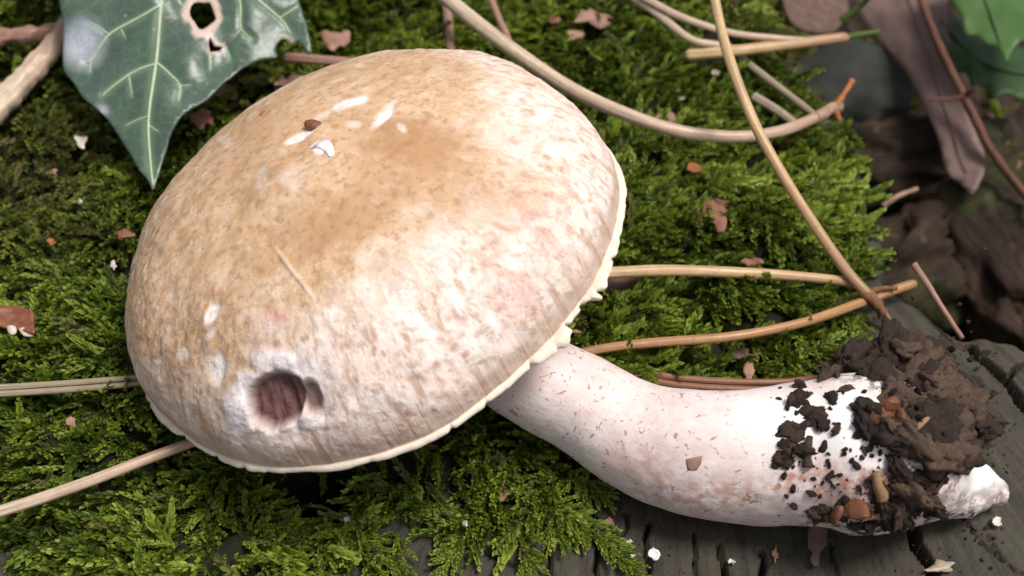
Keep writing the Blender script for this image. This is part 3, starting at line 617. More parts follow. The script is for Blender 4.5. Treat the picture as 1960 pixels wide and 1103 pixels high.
# ================================================================== moss
MOSS_PX = [(-600, -600), (1330, -600), (1470, -60), (1490, 60), (1530, 140), (1590, 240), (1640, 350), (1662, 450), (1655, 520), (1630, 575), (1640, 630), (1668, 660), (1610, 692), (1545, 735), (1500, 800), (1250, 880), (1130, 880), (1120, 930), (1120, 965),
           (1090, 985), (1050, 990), (1020, 1030), (990, 1010), (965, 985), (935, 1000), (900, 1040), (860, 1000), (800, 990), (770, 1005), (735, 1020), (690, 1060), (660, 1120), (600, 1320), (130, 1320), (85, 1110), (45, 1040), (0, 985), (-300, 900), (-800, 700)]
moss_w = np.array([at(*p, 0.4)[:2] for p in MOSS_PX])
def moss_h(x, y):
    Q = np.stack([x, y], -1); d = np.where(inpoly(moss_w, Q), 1, -1) * segdist(moss_w, Q)
    hd = np.where(inpoly(hole_w, Q), -1, 1) * segdist(hole_w, Q)
    h = 0.80 + 0.38 * fbm(xy0(x * 0.33, y * 0.33), 3, 91) + 0.62 * fbm(xy0(x * 0.95, y * 0.95), 3, 92)
    h = h * (0.22 + 0.78 * sstep(-0.1, 1.5, d)) * sstep(-0.15, 0.6, hd)
    return h, d, hd
bx = np.arange(-17, 9.5, 0.16); by = np.arange(-8.5, 17, 0.16); X, Y = np.meshgrid(bx, by, indexing='ij')
h, d, hd = moss_h(X, Y); Zb = h - 0.38 + 0.06 * fbm(xy0(X * 4, Y * 4), 2, 93); Zb = np.where((d > 0) & (hd > -0.1), Zb, -0.4)
Zb = np.where(hd < 0.1, -0.5, Zb)
Vb = np.stack([X, Y, Zb], -1).reshape(-1, 3); Fb = grid_faces(len(bx), len(by)); kb = ((d.ravel()[Fb] > -0.3).all(1)) & (hd.ravel()[Fb] > 0.0).all(1)
def stem_clear(P, extra):
    dd = np.full(len(P), 1e9)
    for c_, r_ in zip(cl[::5], rad_[::5]): dd = np.minimum(dd, np.linalg.norm(P - c_, axis=1) - r_)
    return dd > extra
def cap_clear(P):
    q = P - CC; h_ = q @ AX; rr_ = np.linalg.norm(q - h_[:, None] * AX, axis=1)
    return (h_ < -0.28) | (rr_ > CRAD + 0.12) | ((rr_ / (CRAD + .1)) ** 2 + (h_ / CH) ** 2 > 1.12) & (h_ > 0)

def shoot_geom(nleaf, curve, seed, lsize):
    """one moss shoot along +X, 1 long: small pointed leaves all round a thin stem, folded along the midrib"""
    rg = np.random.default_rng(seed); V, F, tn = [], [], []
    xs = np.linspace(0.04, 1.0, nleaf)
    def axis(x): return np.array([x, 0.0, curve * (x - x * x) * 2 - 0.25 * curve * x])
    P = [axis(x) for x in np.linspace(0, 1, 4)]
    for q in range(3):
        b = len(V); a, c = P[q], P[q + 1]; w_ = 0.012
        V += [a + (0, w_, 0), a - (0, w_, 0), c - (0, w_, 0), c + (0, w_, 0)]; F.append((b, b + 1, b + 2)); F.append((b, b + 2, b + 3)); tn += [0.25] * 4
    for k, x in enumerate(xs):
        roll = (0, math.pi, 0.9, math.pi - 0.9, 1.5)[k % 5] + rg.normal() * 0.25
        out = math.radians(34 + rg.normal() * 10 - 16 * x); L = lsize * (1.0 - 0.45 * abs(x - 0.45) ** 1.5 * 2) * rg.uniform(0.8, 1.2)
        side = np.array([0, math.cos(roll), math.sin(roll)]); dr = math.cos(out) * np.array([1, 0, 0]) + math.sin(out) * side
        nrm = np.cross(dr, np.cross(side, dr)); nrm = np.cross(dr, np.array([0, -math.sin(roll), math.cos(roll)])); nrm /= np.linalg.norm(nrm)
        nz_ = np.array([0, -math.sin(roll), math.cos(roll)]); w_ = L * 0.31
        o = axis(x); b = len(V); curl = nz_ * L * rg.uniform(-0.05, 0.22)
        V += [o, o + dr * L * 0.42 + nrm * w_ + nz_ * w_ * 0.5, o + dr * L + curl, o + dr * L * 0.42 - nrm * w_ + nz_ * w_ * 0.5]
        F += [(b, b + 1, b + 2), (b, b + 2, b + 3)]; tv = 0.28 + 0.30 * x + rg.normal() * 0.11; tn += [tv - 0.08, tv, tv + 0.12, tv]
    return np.array(V), np.array(F), np.array(tn)
SHOOTS = [shoot_geom(25 + 3 * (k % 4), 0.10 + 0.06 * (k % 5), 100 + k, 0.20 + 0.03 * (k % 3)) for k in range(14)]
def rot_from(dirv, rollv):
    X_ = dirv / np.linalg.norm(dirv, axis=1)[:, None]; up = np.tile([0, 0, 1.0], (len(X_), 1)); Y_ = np.cross(up, X_); Y_ /= np.linalg.norm(Y_, axis=1)[:, None] + 1e-9
    Z_ = np.cross(X_, Y_); c, s_ = np.cos(rollv)[:, None], np.sin(rollv)[:, None]
    return np.stack([X_, Y_ * c + Z_ * s_, Z_ * c - Y_ * s_], -1)
def build_shoots(B0, DIR, L, TONE, DRY):
    Vs_, Fs_, Ts_, Ds_ = [], [], [], []; off = 0; kind = rng.integers(len(SHOOTS), size=len(B0)); Rm_ = rot_from(DIR, rng.normal(size=len(B0)) * 0.5)
    for k, (sv, sf, stn) in enumerate(SHOOTS):
        m = np.where(kind == k)[0]
        if not len(m): continue
        W = np.einsum('nij,vj->nvi', Rm_[m], sv) * L[m][:, None, None] + B0[m][:, None]
        nv = len(sv); Vs_.append(W.reshape(-1, 3)); Fs_.append((sf[None] + (np.arange(len(m)) * nv)[:, None, None] + off).reshape(-1, 3)); off += nv * len(m)
        Ts_.append(np.clip(stn[None] + TONE[m][:, None], 0, 1).ravel()); Ds_.append(np.repeat(DRY[m], nv))
    return np.vstack(Vs_), np.vstack(Fs_), np.concatenate(Ts_), np.concatenate(Ds_)

N0 = 56000
sx_ = rng.uniform(-16, 8.6, N0); sy_ = rng.uniform(-7.6, 16, N0)
h, d, hd = moss_h(sx_, sy_); ok = (d > 0.05) & (hd > 0.10)
pxy = pix(np.stack([sx_, sy_, h], -1)); ok &= (pxy[:, 0] > -330) & (pxy[:, 0] < 1800) & (pxy[:, 1] > -260) & (pxy[:, 1] < 1300)
# shoots deep under the cap are never lit and stay sparse
q = np.stack([sx_, sy_], -1) - CC[:2]; under = np.linalg.norm(q, axis=1) < 3.6
ok &= ~(under & (rng.random(N0) < 0.75))
clump = fbm(xy0(sx_ * 1.6, sy_ * 1.6), 3, 95); ok &= rng.random(N0) < np.clip(0.80 + 1.9 * clump, 0.08, 1.0)
sx_, sy_, h, d, pxy = sx_[ok], sy_[ok], h[ok], d[ok], pxy[ok]; n_ = len(sx_)
flow = fbm(xy0(sx_ * 0.45, sy_ * 0.45), 2, 96) * 2.4
base_az = np.where((pxy[:, 0] < 1150) & (pxy[:, 1] > 500), -1.75, np.where(pxy[:, 0] > 1150, -0.6, -1.2)) + flow + rng.normal(size=n_) * 0.75
incl = np.radians(np.clip(rng.normal(24, 20, n_), -18, 75))
DIRm = np.stack([np.cos(base_az) * np.cos(incl), np.sin(base_az) * np.cos(incl), np.sin(incl)], -1)
Lm = np.clip(rng.normal(0.60, 0.15, n_), 0.28, 1.0)
B0 = np.stack([sx_, sy_, h - 0.28 + rng.normal(size=n_) * 0.13 - 0.3 * np.sin(incl) * Lm], -1)
patch = fbm(xy0(sx_ * 0.28, sy_ * 0.28), 3, 97); TONE = 0.30 * patch + rng.normal(size=n_) * 0.16 + 0.02
dryz = np.clip(1.2 - np.hypot((pxy[:, 0] - 60) / 190, (pxy[:, 1] - 330) / 190), 0, 1) * 0.7 + 0.6 * np.clip(1.1 - np.hypot((pxy[:, 0] - 500) / 150, (pxy[:, 1] - 170) / 90), 0, 1) + 0.5 * np.clip(1 - np.hypot((pxy[:, 0] - 1450) / 120, (pxy[:, 1] - 60) / 80), 0, 1)
DRY = np.clip(dryz * rng.uniform(0.2, 1.3, n_) + (rng.random(n_) < 0.05) * 0.6, 0, 0.85)
tip = B0 + DIRm * Lm[:, None]; mid = B0 + DIRm * Lm[:, None] * 0.5
ok = stem_clear(tip, 0.06) & stem_clear(mid, 0.04) & stem_clear(B0, 0.0) & cap_clear(tip) & cap_clear(mid)
mv, mf, mt, md = build_shoots(B0[ok], DIRm[ok], Lm[ok], TONE[ok], DRY[ok])
moss = obj('moss', mv, mf, M_MOSS, at(980, 900, 0), attrs={'tone': mt, 'dry': md}, smooth=False)
tag(moss, 'green feathery moss carpet covering the stump', 'moss', kind='stuff')
ub = np.unique(Fb[kb]); rb = np.zeros(len(Vb), int); rb[ub] = np.arange(len(ub))
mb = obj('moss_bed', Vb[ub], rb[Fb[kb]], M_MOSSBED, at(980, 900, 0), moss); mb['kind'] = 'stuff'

# fronds that trail out of the carpet over bare wood, each on its own
FRONDS = [([(1060, 960), (1120, 1010), (1180, 1060), (1225, 1100)], 'long tapering moss frond reaching diagonally across bare wood'),
          ([(1090, 900), (1130, 935), (1163, 965)], 'short moss frond ending just below the mushroom stem'),
          ([(985, 1000), (1005, 1060), (1010, 1105)], 'moss frond hanging over the bottom crack in the wood'),
          ([(920, 1000), (880, 1050), (845, 1100)], 'moss frond curving over bare wood between two cracks'),
          ([(760, 1020), (752, 1065), (765, 1105)], 'narrow moss frond pointing down over grey wood'),
          ([(700, 1040), (712, 1085), (730, 1120)], 'broad moss frond at the edge of the bare wood'),
          ([(1010, 940), (1050, 1000), (1078, 1048)], 'dense moss frond lying over the carpet below the stem'),
          ([(640, 985), (600, 1010), (555, 1020)], 'pale moss frond beside the black hole in the moss'),
          ([(820, 960), (850, 1000), (890, 1030)], 'dark moss frond in the shade of the cap'),
          ([(1560, 660), (1610, 668), (1668, 662)], 'bright moss frond spreading onto wood above the root soil'),
          ([(1580, 580), (1620, 600), (1650, 640)], 'moss frond under the orange pine needle tip'),
          ([(100, 900), (90, 960), (80, 1010)], 'yellow green moss frond pointing down below the pale needle')]
for pts, lab in FRONDS:
    W = []
    for k, (px, py) in enumerate(pts):
        p = at(px, py, 0.5); hz = moss_h(p[:1], p[1:2]); zz = max(0.14, float(hz[0][0]) * (1 if hz[1][0] > 0 else 0) + 0.02) if k < len(pts) - 1 else None
        if zz is None: zz = 0.15 if hz[1][0] < 0.1 else float(hz[0][0]) + 0.05
        W.append(at(px, py, zz))
    P = spline(W, 40); Ln = np.linalg.norm(np.diff(P, axis=0), axis=1).sum(); Tn_ = np.gradient(P, axis=0); Tn_ /= np.linalg.norm(Tn_, axis=1)[:, None]
    B_, D_, L_ = [], [], []
    nb = int(Ln * 16)
    for k in range(nb):
        u = k / max(nb - 1, 1); i = int(u * 39); sgn = 1 if k % 2 else -1; a = math.radians(48) * sgn * (1 - 0.55 * u) + rng.normal() * 0.15
        Tt = Tn_[i]; Sd = np.cross([0, 0, 1.0], Tt); Sd /= np.linalg.norm(Sd); D_.append(Tt * math.cos(a) + Sd * math.sin(a) + np.array([0, 0, 0.12 + rng.normal() * 0.12])); B_.append(P[i]); L_.append((0.34 + 0.30 * math.sin(math.pi * min(1, u * 0.8 + 0.15))) * rng.uniform(0.8, 1.15) * (1 - 0.45 * u))
    for k in range(int(Ln * 4)): i = min(38, int(k / (Ln * 4) * 39)); D_.append(Tn_[i] + (0, 0, 0.05)); B_.append(P[i] + (0, 0, 0.02)); L_.append(0.5)
    nb = len(B_); fv, ff, ft, fd = build_shoots(np.array(B_), np.array(D_), np.array(L_), rng.normal(size=nb) * 0.07 + 0.12, np.clip(rng.normal(size=nb) * 0.1, 0, 0.4))
    fo = obj('moss_frond', fv, ff, M_MOSS, W[0], attrs={'tone': ft, 'dry': fd}, smooth=False); tag(fo, lab, 'moss', 'moss fronds trailing over the wood')
    V, F, al = tube(P, np.linspace(0.03, 0.015, 40), 5); so_ = obj('stalk', V, F, M_MOSS, W[0], fo, attrs={'tone': al * 0 + 0.3, 'dry': al * 0 + 0.3})
def mz(px, py, z0=0.8, add=0.0):
    """place on top of the moss seen at this pixel"""
    z = z0
    for _ in range(4):
        p = at(px, py, z); hh, dd, _h2 = moss_h(p[:1], p[1:2]); z = (float(hh[0]) + 0.08 if dd[0] > 0 else 0.02) + add
    return at(px, py, z)

# ================================================================== needles, straws and twigs
def needle_geom(pts, hw, taper=(1.0, 1.0), n=60, seg=12, flat=0.45, jitter=0.02):
    P = spline(pts, n); r = hw * np.linspace(taper[0], taper[1], n) * (1 + 0.035 * vnoise(np.stack([np.linspace(0, 14, n), np.zeros(n), np.full(n, hw * 99)], -1), 7))
    e = np.minimum(1, np.minimum(np.arange(n), np.arange(n)[::-1]) / 2.0 + 0.35); r = r * e
    return tube(P, r, seg, flat) + (streak(P, seg),)
def needle(name, pxz, hw, mat, label, cat='pine needle', taper=(1.0, 0.85), group=None, flat=0.45, parent=None, split=False):
    W = [at(p[0], p[1], p[2]) for p in pxz]
    if split:                                          # two needles lying side by side
        root = empty(name, W[0]); tag(root, label, cat, group)
        for sgn in (-1, 1):
            off = np.array([0, sgn * hw * 0.52, 0.01 * sgn]); V, F, al, nu = needle_geom([w_ + off for w_ in W], hw * 0.55, taper, flat=flat); obj('needle', V, F, mat, W[0], root, attrs={'along': al, 'nuv': nu})
        return root
    V, F, al, nu = needle_geom(W, hw, taper, flat=flat); o = obj(name, V, F, mat, W[0], parent, attrs={'along': al, 'nuv': nu})
    if label: tag(o, label, cat, group)
    return o
def sheath(pts, hw, parent, mat=M_SHEATH, n=16):
    P = spline(pts, n); r = hw * (0.85 + 0.3 * vnoise(np.stack([np.linspace(0, 6, n), np.zeros(n), np.full(n, 3.3)], -1), 5)); V, F, al = tube(P, r, 10, None, 0.5, 3); return obj('sheath', V, F, mat, P[0], parent)

g_need = 'dry pine needles on the moss'
fz = empty('pine_needle_bundle', at(1675, 580, 0.35)); tag(fz, 'pair of tan pine needles joined at one brown sheath by the stump edge', 'pine needle', g_need)
needle('needle', [(1362, -60, 3.6), (1372, 20, 3.3), (1398, 120, 3.0), (1445, 240, 2.5), (1500, 340, 2.0), (1560, 435, 1.45), (1620, 520, 0.95), (1668, 572, 0.6)], 0.125, M_NEED, None, taper=(0.85, 0.95), parent=fz)
needle('needle', [(1060, 535, 1.25), (1160, 524, 1.2), (1290, 519, 1.15), (1450, 525, 1.0), (1560, 533, 0.85), (1630, 543, 0.7), (1668, 566, 0.6)], 0.125, M_NEED, None, taper=(1.1, 0.75), parent=fz)
sheath([at(1650, 556, 0.68), at(1670, 575, 0.6), at(1692, 600, 0.45)], 0.16, fz); sheath([at(1680, 588, 0.5), at(1698, 606, 0.3), at(1700, 618, 0.2)], 0.08, fz, M_FIBRE, 10)
sheath([at(1660, 560, 0.7), at(1690, 552, 0.6), at(1715, 552, 0.5)], 0.07, fz, M_SHEATH, 10)
needle('pine_needle', [(1060, 692, 0.95), (1150, 669, 1.05), (1250, 657, 1.1), (1400, 645, 1.1), (1530, 620, 0.95), (1640, 583, 0.6), (1700, 560, 0.35), (1756, 541, 0.22)], 0.108, M_NEEDO, 'orange brown pine needle running from the stem past the sheath', taper=(0.9, 0.95), group=g_need)
needle('pine_needle', [(1180, 702, 0.7), (1240, 720, 0.75), (1300, 731, 0.75), (1400, 738, 0.75), (1500, 738, 0.7), (1570, 730, 0.5)], 0.14, M_NEEDR, 'dark red brown pine needle pressed along the upper side of the stem', group=g_need, split=True)
fl_ = empty('pine_needle_bundle', at(1590, 212, 0.8)); tag(fl_, 'long grey tan pine needle curving round the cap to an orange sheath', 'pine needle', g_need)
needle('needle', [(800, -50, 2.1), (900, 35, 2.0), (1000, 110, 1.9), (1100, 175, 1.8), (1200, 220, 1.7), (1300, 252, 1.5), (1400, 263, 1.35), (1480, 255, 1.2), (1540, 235, 1.05), (1595, 208, 0.9)], 0.165, M_NEEDP, None, taper=(1.1, 0.72), parent=fl_, flat=0.8)
sheath([at(1560, 228, 1.0), at(1590, 210, 0.9), at(1608, 205, 0.8)], 0.15, fl_, M_TWIG); sheath([at(1598, 206, 0.9), at(1615, 180, 1.0), at(1632, 155, 1.1)], 0.09, fl_, M_FLAKEO); sheath([at(1600, 215, 0.9), at(1606, 230, 0.8)], 0.10, fl_, M_FLAKEO, 8)
needle('pine_needle', [(-60, 752, 1.15), (60, 745, 1.2), (150, 739, 1.25), (300, 726, 1.1)], 0.125, M_NEEDG, 'pale grey double pine needle pointing at the cap edge', group=g_need, split=True)
needle('pine_needle', [(-60, 998, 1.15), (60, 961, 1.2), (180, 919, 1.25), (280, 880, 1.15), (400, 836, 0.95)], 0.115, M_NEEDP, 'cream pine needle sloping up to the cap rim below the wound', group=g_need, taper=(1.0, 0.85))
g_straw = 'dry straws lying behind the mushroom'
needle('straw', [(1150, -45, 1.3), (1250, 22, 1.35), (1320, 75, 1.3), (1375, 88, 1.2), (1430, 100, 1.1)], 0.11, M_NEEDP, 'pale straw passing under the upright tan needle', 'straw', group=g_straw)
needle('straw', [(1220, -10, 1.5), (1300, 32, 1.5), (1390, 62, 1.4), (1480, 74, 1.3), (1570, 80, 1.1)], 0.10, M_NEEDP, 'pale straw lying along the top of the tan blade', 'straw', group=g_straw)
needle('straw', [(1310, 108, 1.0), (1400, 100, 1.15), (1500, 88, 1.15), (1625, 72, 1.0)], 0.16, M_NEED, 'wide tan blade ending in a green grass tip', 'straw', group=g_straw, flat=0.3)
needle('grass_blade', [(1600, 78, 1.0), (1640, 68, 0.95), (1685, 62, 0.9)], 0.09, M_GRASS, 'short green grass tip beside the tan blade', 'grass blade', flat=0.3)
needle('grass_blade', [(1610, 40, 0.0), (1650, 10, 0.4), (1680, -20, 0.9)], 0.10, M_GRASS, 'green grass blade rising behind the purple brown dead leaf', 'grass blade', flat=0.3)
needle('straw', [(853, -10, 1.2), (858, 40, 1.25), (864, 110, 1.2)], 0.12, M_STRAWP, 'short pinkish straw disappearing behind the top of the cap', 'straw', group=g_straw)
needle('straw', [(925, -40, 1.3), (950, 25, 1.3), (985, 105, 1.2)], 0.095, M_STRAWP, 'thin pinkish straw crossing beneath the long curved needle', 'straw', group=g_straw)
needle('straw', [(545, 112, 1.2), (620, 117, 1.3), (740, 128, 1.2)], 0.14, M_STRAWP, 'thick reddish straw between the ivy leaf and the cap', 'straw', group=g_straw)
needle('straw', [(1415, 110, 0.85), (1480, 160, 0.85), (1560, 222, 0.8)], 0.10, M_NEEDG, 'greyish straw slanting under the sheath of the long needle', 'straw', group=g_straw)
needle('straw', [(1440, 185, 0.8), (1490, 215, 0.8), (1530, 245, 0.7)], 0.13, M_NEEDG, 'broad flat grey straw half sunk in moss beside the long needle', 'straw', group=g_straw, flat=0.2)
def twig(name, pxz, hw, mat, label, cat='twig', noise=0.35, n=40, taper=0.7, group=None):
    W = spline([at(*p) for p in pxz], n); V, F, al = tube(W, hw * np.linspace(1, taper, n), 14, None, noise, int(pxz[0][0]) % 90 + 3); o = obj(name, V, F, mat, W[0], attrs={'along': al, 'nuv': streak(W, 14)}); tag(o, label, cat, group); return o
twig('twig', [(-60, 78, 1.3), (50, 68, 1.4), (150, 56, 1.4)], 0.20, M_STRAWP, 'knobbly pinkish twig going in under the ivy leaf', noise=0.8)
twig('twig', [(-40, 240, 1.2), (40, 160, 1.3), (85, 110, 1.4), (140, 40, 1.5)], 0.30, M_NEEDP, 'stout tan broken twig leaning beneath the ivy leaf', noise=0.35, taper=0.8)
tw = twig('twig', [(1740, -60, -1.0), (1790, 70, -1.3), (1835, 165, -1.6), (1865, 225, -1.9), (1905, 300, -2.2), (1990, 410, -2.6)], 0.105, M_TWIGR, 'red brown bramble twig over the purple brown dead leaf', noise=0.4, taper=1.0)
def subtwig(pxz, hw):
    W = spline([at(*p) for p in pxz], 16); V, F, al = tube(W, hw * np.linspace(1, 0.5, 16), 8, None, 0.4, 4); obj('side_shoot', V, F, M_TWIGR, W[0], tw, attrs={'along': al})
subtwig([(1845, 185, -1.7), (1810, 190, -1.6), (1780, 192, -1.6)], 0.06); subtwig([(1845, 185, -1.7), (1862, 172, -1.4), (1872, 168, -1.3)], 0.07)
twig('pine_needle', [(1748, 505, 0.55), (1775, 545, 0.3), (1810, 600, 0.1), (1842, 648, 0.05)], 0.07, M_STRAWP, 'thin pinkish dead needle propped on the cracked stump rim', 'pine needle', 0.2)
twig('twig', [(1885, 480, -4.2), (1900, 420, -4.0), (1912, 378, -3.8)], 0.11, M_TWIG, 'small upright brown stick on the dark floor behind the stump', noise=0.4)
twig('twig', [(1690, 395, -3.0), (1720, 375, -2.8), (1755, 362, -2.9)], 0.07, M_TWIG, 'short pale stick lying on rotten wood behind the moss edge', noise=0.4)

# ================================================================== the ivy leaf
IV = [(292, 364), (284, 345), (266, 325), (250, 296), (236, 276), (222, 252), (205, 228), (182, 205), (160, 188), (142, 160), (124, 138), (120, 110), (121, 60), (116, 20), (104, -30), (70, -90), (30, -150), (-30, -190), (60, -225), (150, -235), (230, -225), (300, -190), (330, -215), (420, -260), (520, -270), (620, -240), (600, -180), (584, -100), (575, -40), (572, 0), (586, 45), (592, 70), (597, 98), (588, 104), (583, 92), (575, 84), (566, 78), (556, 84), (548, 75), (535, 78), (528, 92), (530, 110), (508, 113), (490, 118), (462, 132), (446, 146), (425, 162), (398, 190), (372, 205), (350, 220), (338, 236), (325, 262), (318, 290), (308, 318), (300, 342)]
HOLE1 = [(388 + 24 * math.cos(a) + 3 * math.sin(3 * a), 28 + 26 * math.sin(a) + 3 * math.cos(4 * a)) for a in np.linspace(0, 2 * math.pi, 22, endpoint=False)]
HOLE2 = [(402, 70), (410, 88), (428, 90), (420, 98), (402, 100), (399, 84)]
def smooth_poly(P, k=3):
    P = np.array(P, float); Q = np.vstack([P[-1:], P, P[:2]]); out = []
    for i in range(len(P)):
        a, b, c, d_ = Q[i:i + 4]
        for u in np.arange(k) / k: out.append(0.5 * (2 * b + (c - a) * u + (2 * a - 5 * b + 4 * c - d_) * u * u + (3 * b - a - 3 * c + d_) * u ** 3))
    return np.array(out)
VEINS = [([(318, -180), (314, -60), (308, 10), (300, 110), (287, 200), (284, 250), (288, 310), (293, 356)], 5.0),
         ([(310, 8), (270, 32), (215, 62), (195, 85), (178, 112), (165, 120)], 3.6), ([(208, 66), (185, 50), (168, 42)], 2.0), ([(232, 56), (240, 72)], 1.6),
         ([(299, 122), (262, 135), (230, 155), (205, 175), (196, 184)], 3.0), ([(247, 146), (253, 185)], 1.7),
         ([(300, 120), (325, 142), (345, 165), (342, 195)], 3.0), ([(345, 165), (368, 162)], 1.6), ([(286, 222), (262, 230), (242, 240)], 2.0), ([(284, 240), (303, 252)], 1.8),
         ([(318, -180), (380, -110), (450, -40), (500, 5), (540, 40), (556, 66)], 4.5), ([(452, -40), (460, 10), (462, 55), (484, 76)], 2.8), ([(462, 55), (448, 70)], 1.5),
         ([(316, -60), (340, 0), (352, 12)], 2.6), ([(401, 100), (402, 136)], 2.0), ([(432, 92), (444, 118)], 1.6), ([(535, 35), (560, 18), (572, 12)], 1.7), ([(318, -180), (220, -190), (100, -200), (0, -195)], 4), ([(175, 112), (172, 140)], 1.5)]
def ivy_z(px, py):
    px, py = np.asarray(px, float), np.asarray(py, float)
    return 1.5 + (360 - py) * 0.0042 - 0.0012 * np.abs(px - 305) + 0.16 * fbm(xy0(px / 120, py / 120), 2, 111)
iv2, ivf = sheet(smooth_poly(IV, 3), 6.5, [HOLE1, HOLE2])
vd = np.full(len(iv2), 1e9)
for pts, hw in VEINS: vd = np.minimum(vd, segdist(spline(pts, 14), iv2, closed=False) / hw)
zz = ivy_z(iv2[:, 0], iv2[:, 1]) - 0.035 * np.exp(-(vd / 2.2) ** 2)
W = np.array([at(p[0], p[1], q_) for p, q_ in zip(iv2, zz)])
d1 = segdist(np.array(HOLE1), iv2); d2 = segdist(np.array(HOLE2), iv2)
dead = np.maximum(1 - sstep(11, 16, d1 + 5 * vnoise(xy0(iv2[:, 0] / 9, iv2[:, 1] / 9), 3)), 0.9 * (1 - sstep(4, 8, d2)))
bite = np.hypot(iv2[:, 0] - 548, iv2[:, 1] - 84); dead = np.maximum(dead, 0.4 * (1 - sstep(14, 22, bite)))
silver_sheen = np.clip(1.35 - np.hypot((iv2[:, 0] - 158) / 44, (iv2[:, 1] - 82) / 50), 0, 1); silver_sheen = np.maximum(silver_sheen, 0.7 * np.clip(1.3 - np.hypot((iv2[:, 0] - 193) / 18, (iv2[:, 1] - 212) / 14), 0, 1)); silver_sheen = np.maximum(silver_sheen, 0.09)  # silvery patches over a faint sky sheen painted across the whole blade
V, F = thicken(W, ivf[:, ::-1], 0.03)
ivy = empty('ivy_leaf', at(300, 0, 2.0)); tag(ivy, 'dark green ivy leaf with pale veins and an eaten hole', 'leaf')
two = lambda a: np.concatenate([a, a])
obj('blade', V, F, M_IVY, at(300, 0, 2.0), ivy, attrs={'vein': two(np.exp(-(vd / 2.0) ** 2)), 'silver_sheen': two(silver_sheen), 'dead': two(dead)})
for pts, hw in VEINS:
    P2 = spline(pts, 24); P = np.array([at(p[0], p[1], float(ivy_z(p[0], p[1])) - 0.022) for p in P2])
    V, F, al = tube(P, hw * 0.0078 * np.linspace(1, 0.45, 24), 8); obj('vein', V, F, M_VEIN, P[0], ivy)
pt = spline([at(318, -180, float(ivy_z(318, -180)) - 0.03), at(330, -300, 4.2), at(300, -450, 3.2), at(260, -560, 1.2)], 30); V, F, al = tube(pt, 0.1, 8); obj('petiole', V, F, M_VEIN, pt[0], ivy)

# ================================================================== leaves on the floor behind the stump
def leaf(name, outline, zf, step, mat, label, cat, th=0.04, veins=(), vmat=None, holes=(), group=None):
    V2, F2 = sheet(smooth_poly(outline, 3), step, holes); zs = np.array([zf(*p) for p in V2]) + 0.10 * fbm(xy0(V2[:, 0] / 60, V2[:, 1] / 60), 3, int(outline[0][0]) % 97)
    W = np.array([at(p[0], p[1], q_) for p, q_ in zip(V2, zs)]); V, F = thicken(W, F2[:, ::-1], th)
    root = empty(name, W[0]); tag(root, label, cat, group); obj('blade', V, F, mat, W[0], root)
    for pts, hw in veins:
        P2 = spline(pts, 16); P = np.array([at(p[0], p[1], zf(*p) + 0.03) for p in P2]); V, F, al = tube(P, hw * np.linspace(1, 0.4, 16), 7); obj('vein', V, F, vmat or mat, P[0], root)
    return root
leaf('dead_leaf', [(1660, -60), (1800, -60), (1815, 60), (1838, 150), (1862, 240), (1888, 310), (1862, 372), (1838, 350), (1812, 330), (1792, 255), (1752, 170), (1712, 110), (1668, 60), (1640, 10)], lambda x, y: -2.4 - 0.003 * (y - 100) + 0.004 * (x - 1740), 12, M_BROWNLEAF, 'large purple brown dead leaf standing behind the stump', 'leaf', 0.04, [([(1720, -60), (1780, 120), (1850, 330)], 0.05)])
leaf('dead_leaf', [(1505, -40), (1600, -40), (1625, 15), (1600, 58), (1560, 62), (1520, 48), (1500, 10)], lambda x, y: 0.3 - 0.004 * (x - 1550), 10, M_FLAKED, 'rust brown dead leaf scrap behind the pale straws', 'leaf', 0.05)
stm = chunk_mesh('stone', simple('dark_stone', (0.018, 0.019, 0.017), (0.042, 0.042, 0.036), 1.5, 0.75, 0.5), 88, 4, (1.0, 0.75, 0.55), 0.35)
st_ = place('stone', stm, at(1625, 165, -3.6), 1.75, None, (0.1, 0.15, 0.3)); tag(st_, 'dark grey stone on the floor behind the grass tip', 'stone')
stm2 = chunk_mesh('wood_lump', M_GROUND, 91, 4, (0.9, 1.4, 0.8), 0.8)
for px, py, sz_, lab in [(1720, 300, 1.5, 'rotten brown wood lump between the dead leaf and the moss edge'), (1790, 480, 1.7, 'crumbling dark wood lump behind the cracked stump rim'), (1930, 560, 1.6, 'dark rotten wood lump below the red brown twig')]:
    w_ = place('wood_lump', stm2, at(px, py, -4.6), sz_, None, (0.1, 0.2, px * 0.01)); tag(w_, lab, 'rotten wood')
leaf('green_leaf', [(1800, -60), (1900, -80), (1990, -60), (2010, 60), (1985, 110), (1960, 78), (1940, 92), (1926, 118), (1912, 90), (1888, 84), (1868, 68), (1848, 64), (1842, 30), (1826, 10)], lambda x, y: -0.6 + 0.002 * (x - 1850), 10, M_GREENLEAF, 'bright green toothed leaf above the dark green leaf', 'leaf', 0.03, [([(1860, -60), (1890, 10), (1915, 80)], 0.05)])
leaf('green_leaf', [(1790, 30), (1830, 30), (1880, 80), (1960, 90), (2040, 100), (2040, 165), (1985, 172), (1960, 192), (1928, 178), (1905, 186), (1885, 165), (1862, 168), (1850, 140), (1826, 138), (1818, 110), (1800, 95)], lambda x, y: -2.0, 11, M_DARKLEAF, 'dark green leaf in shade beside the red brown twig', 'leaf', 0.03, [([(1800, 40), (1880, 120), (2000, 150)], 0.05)])

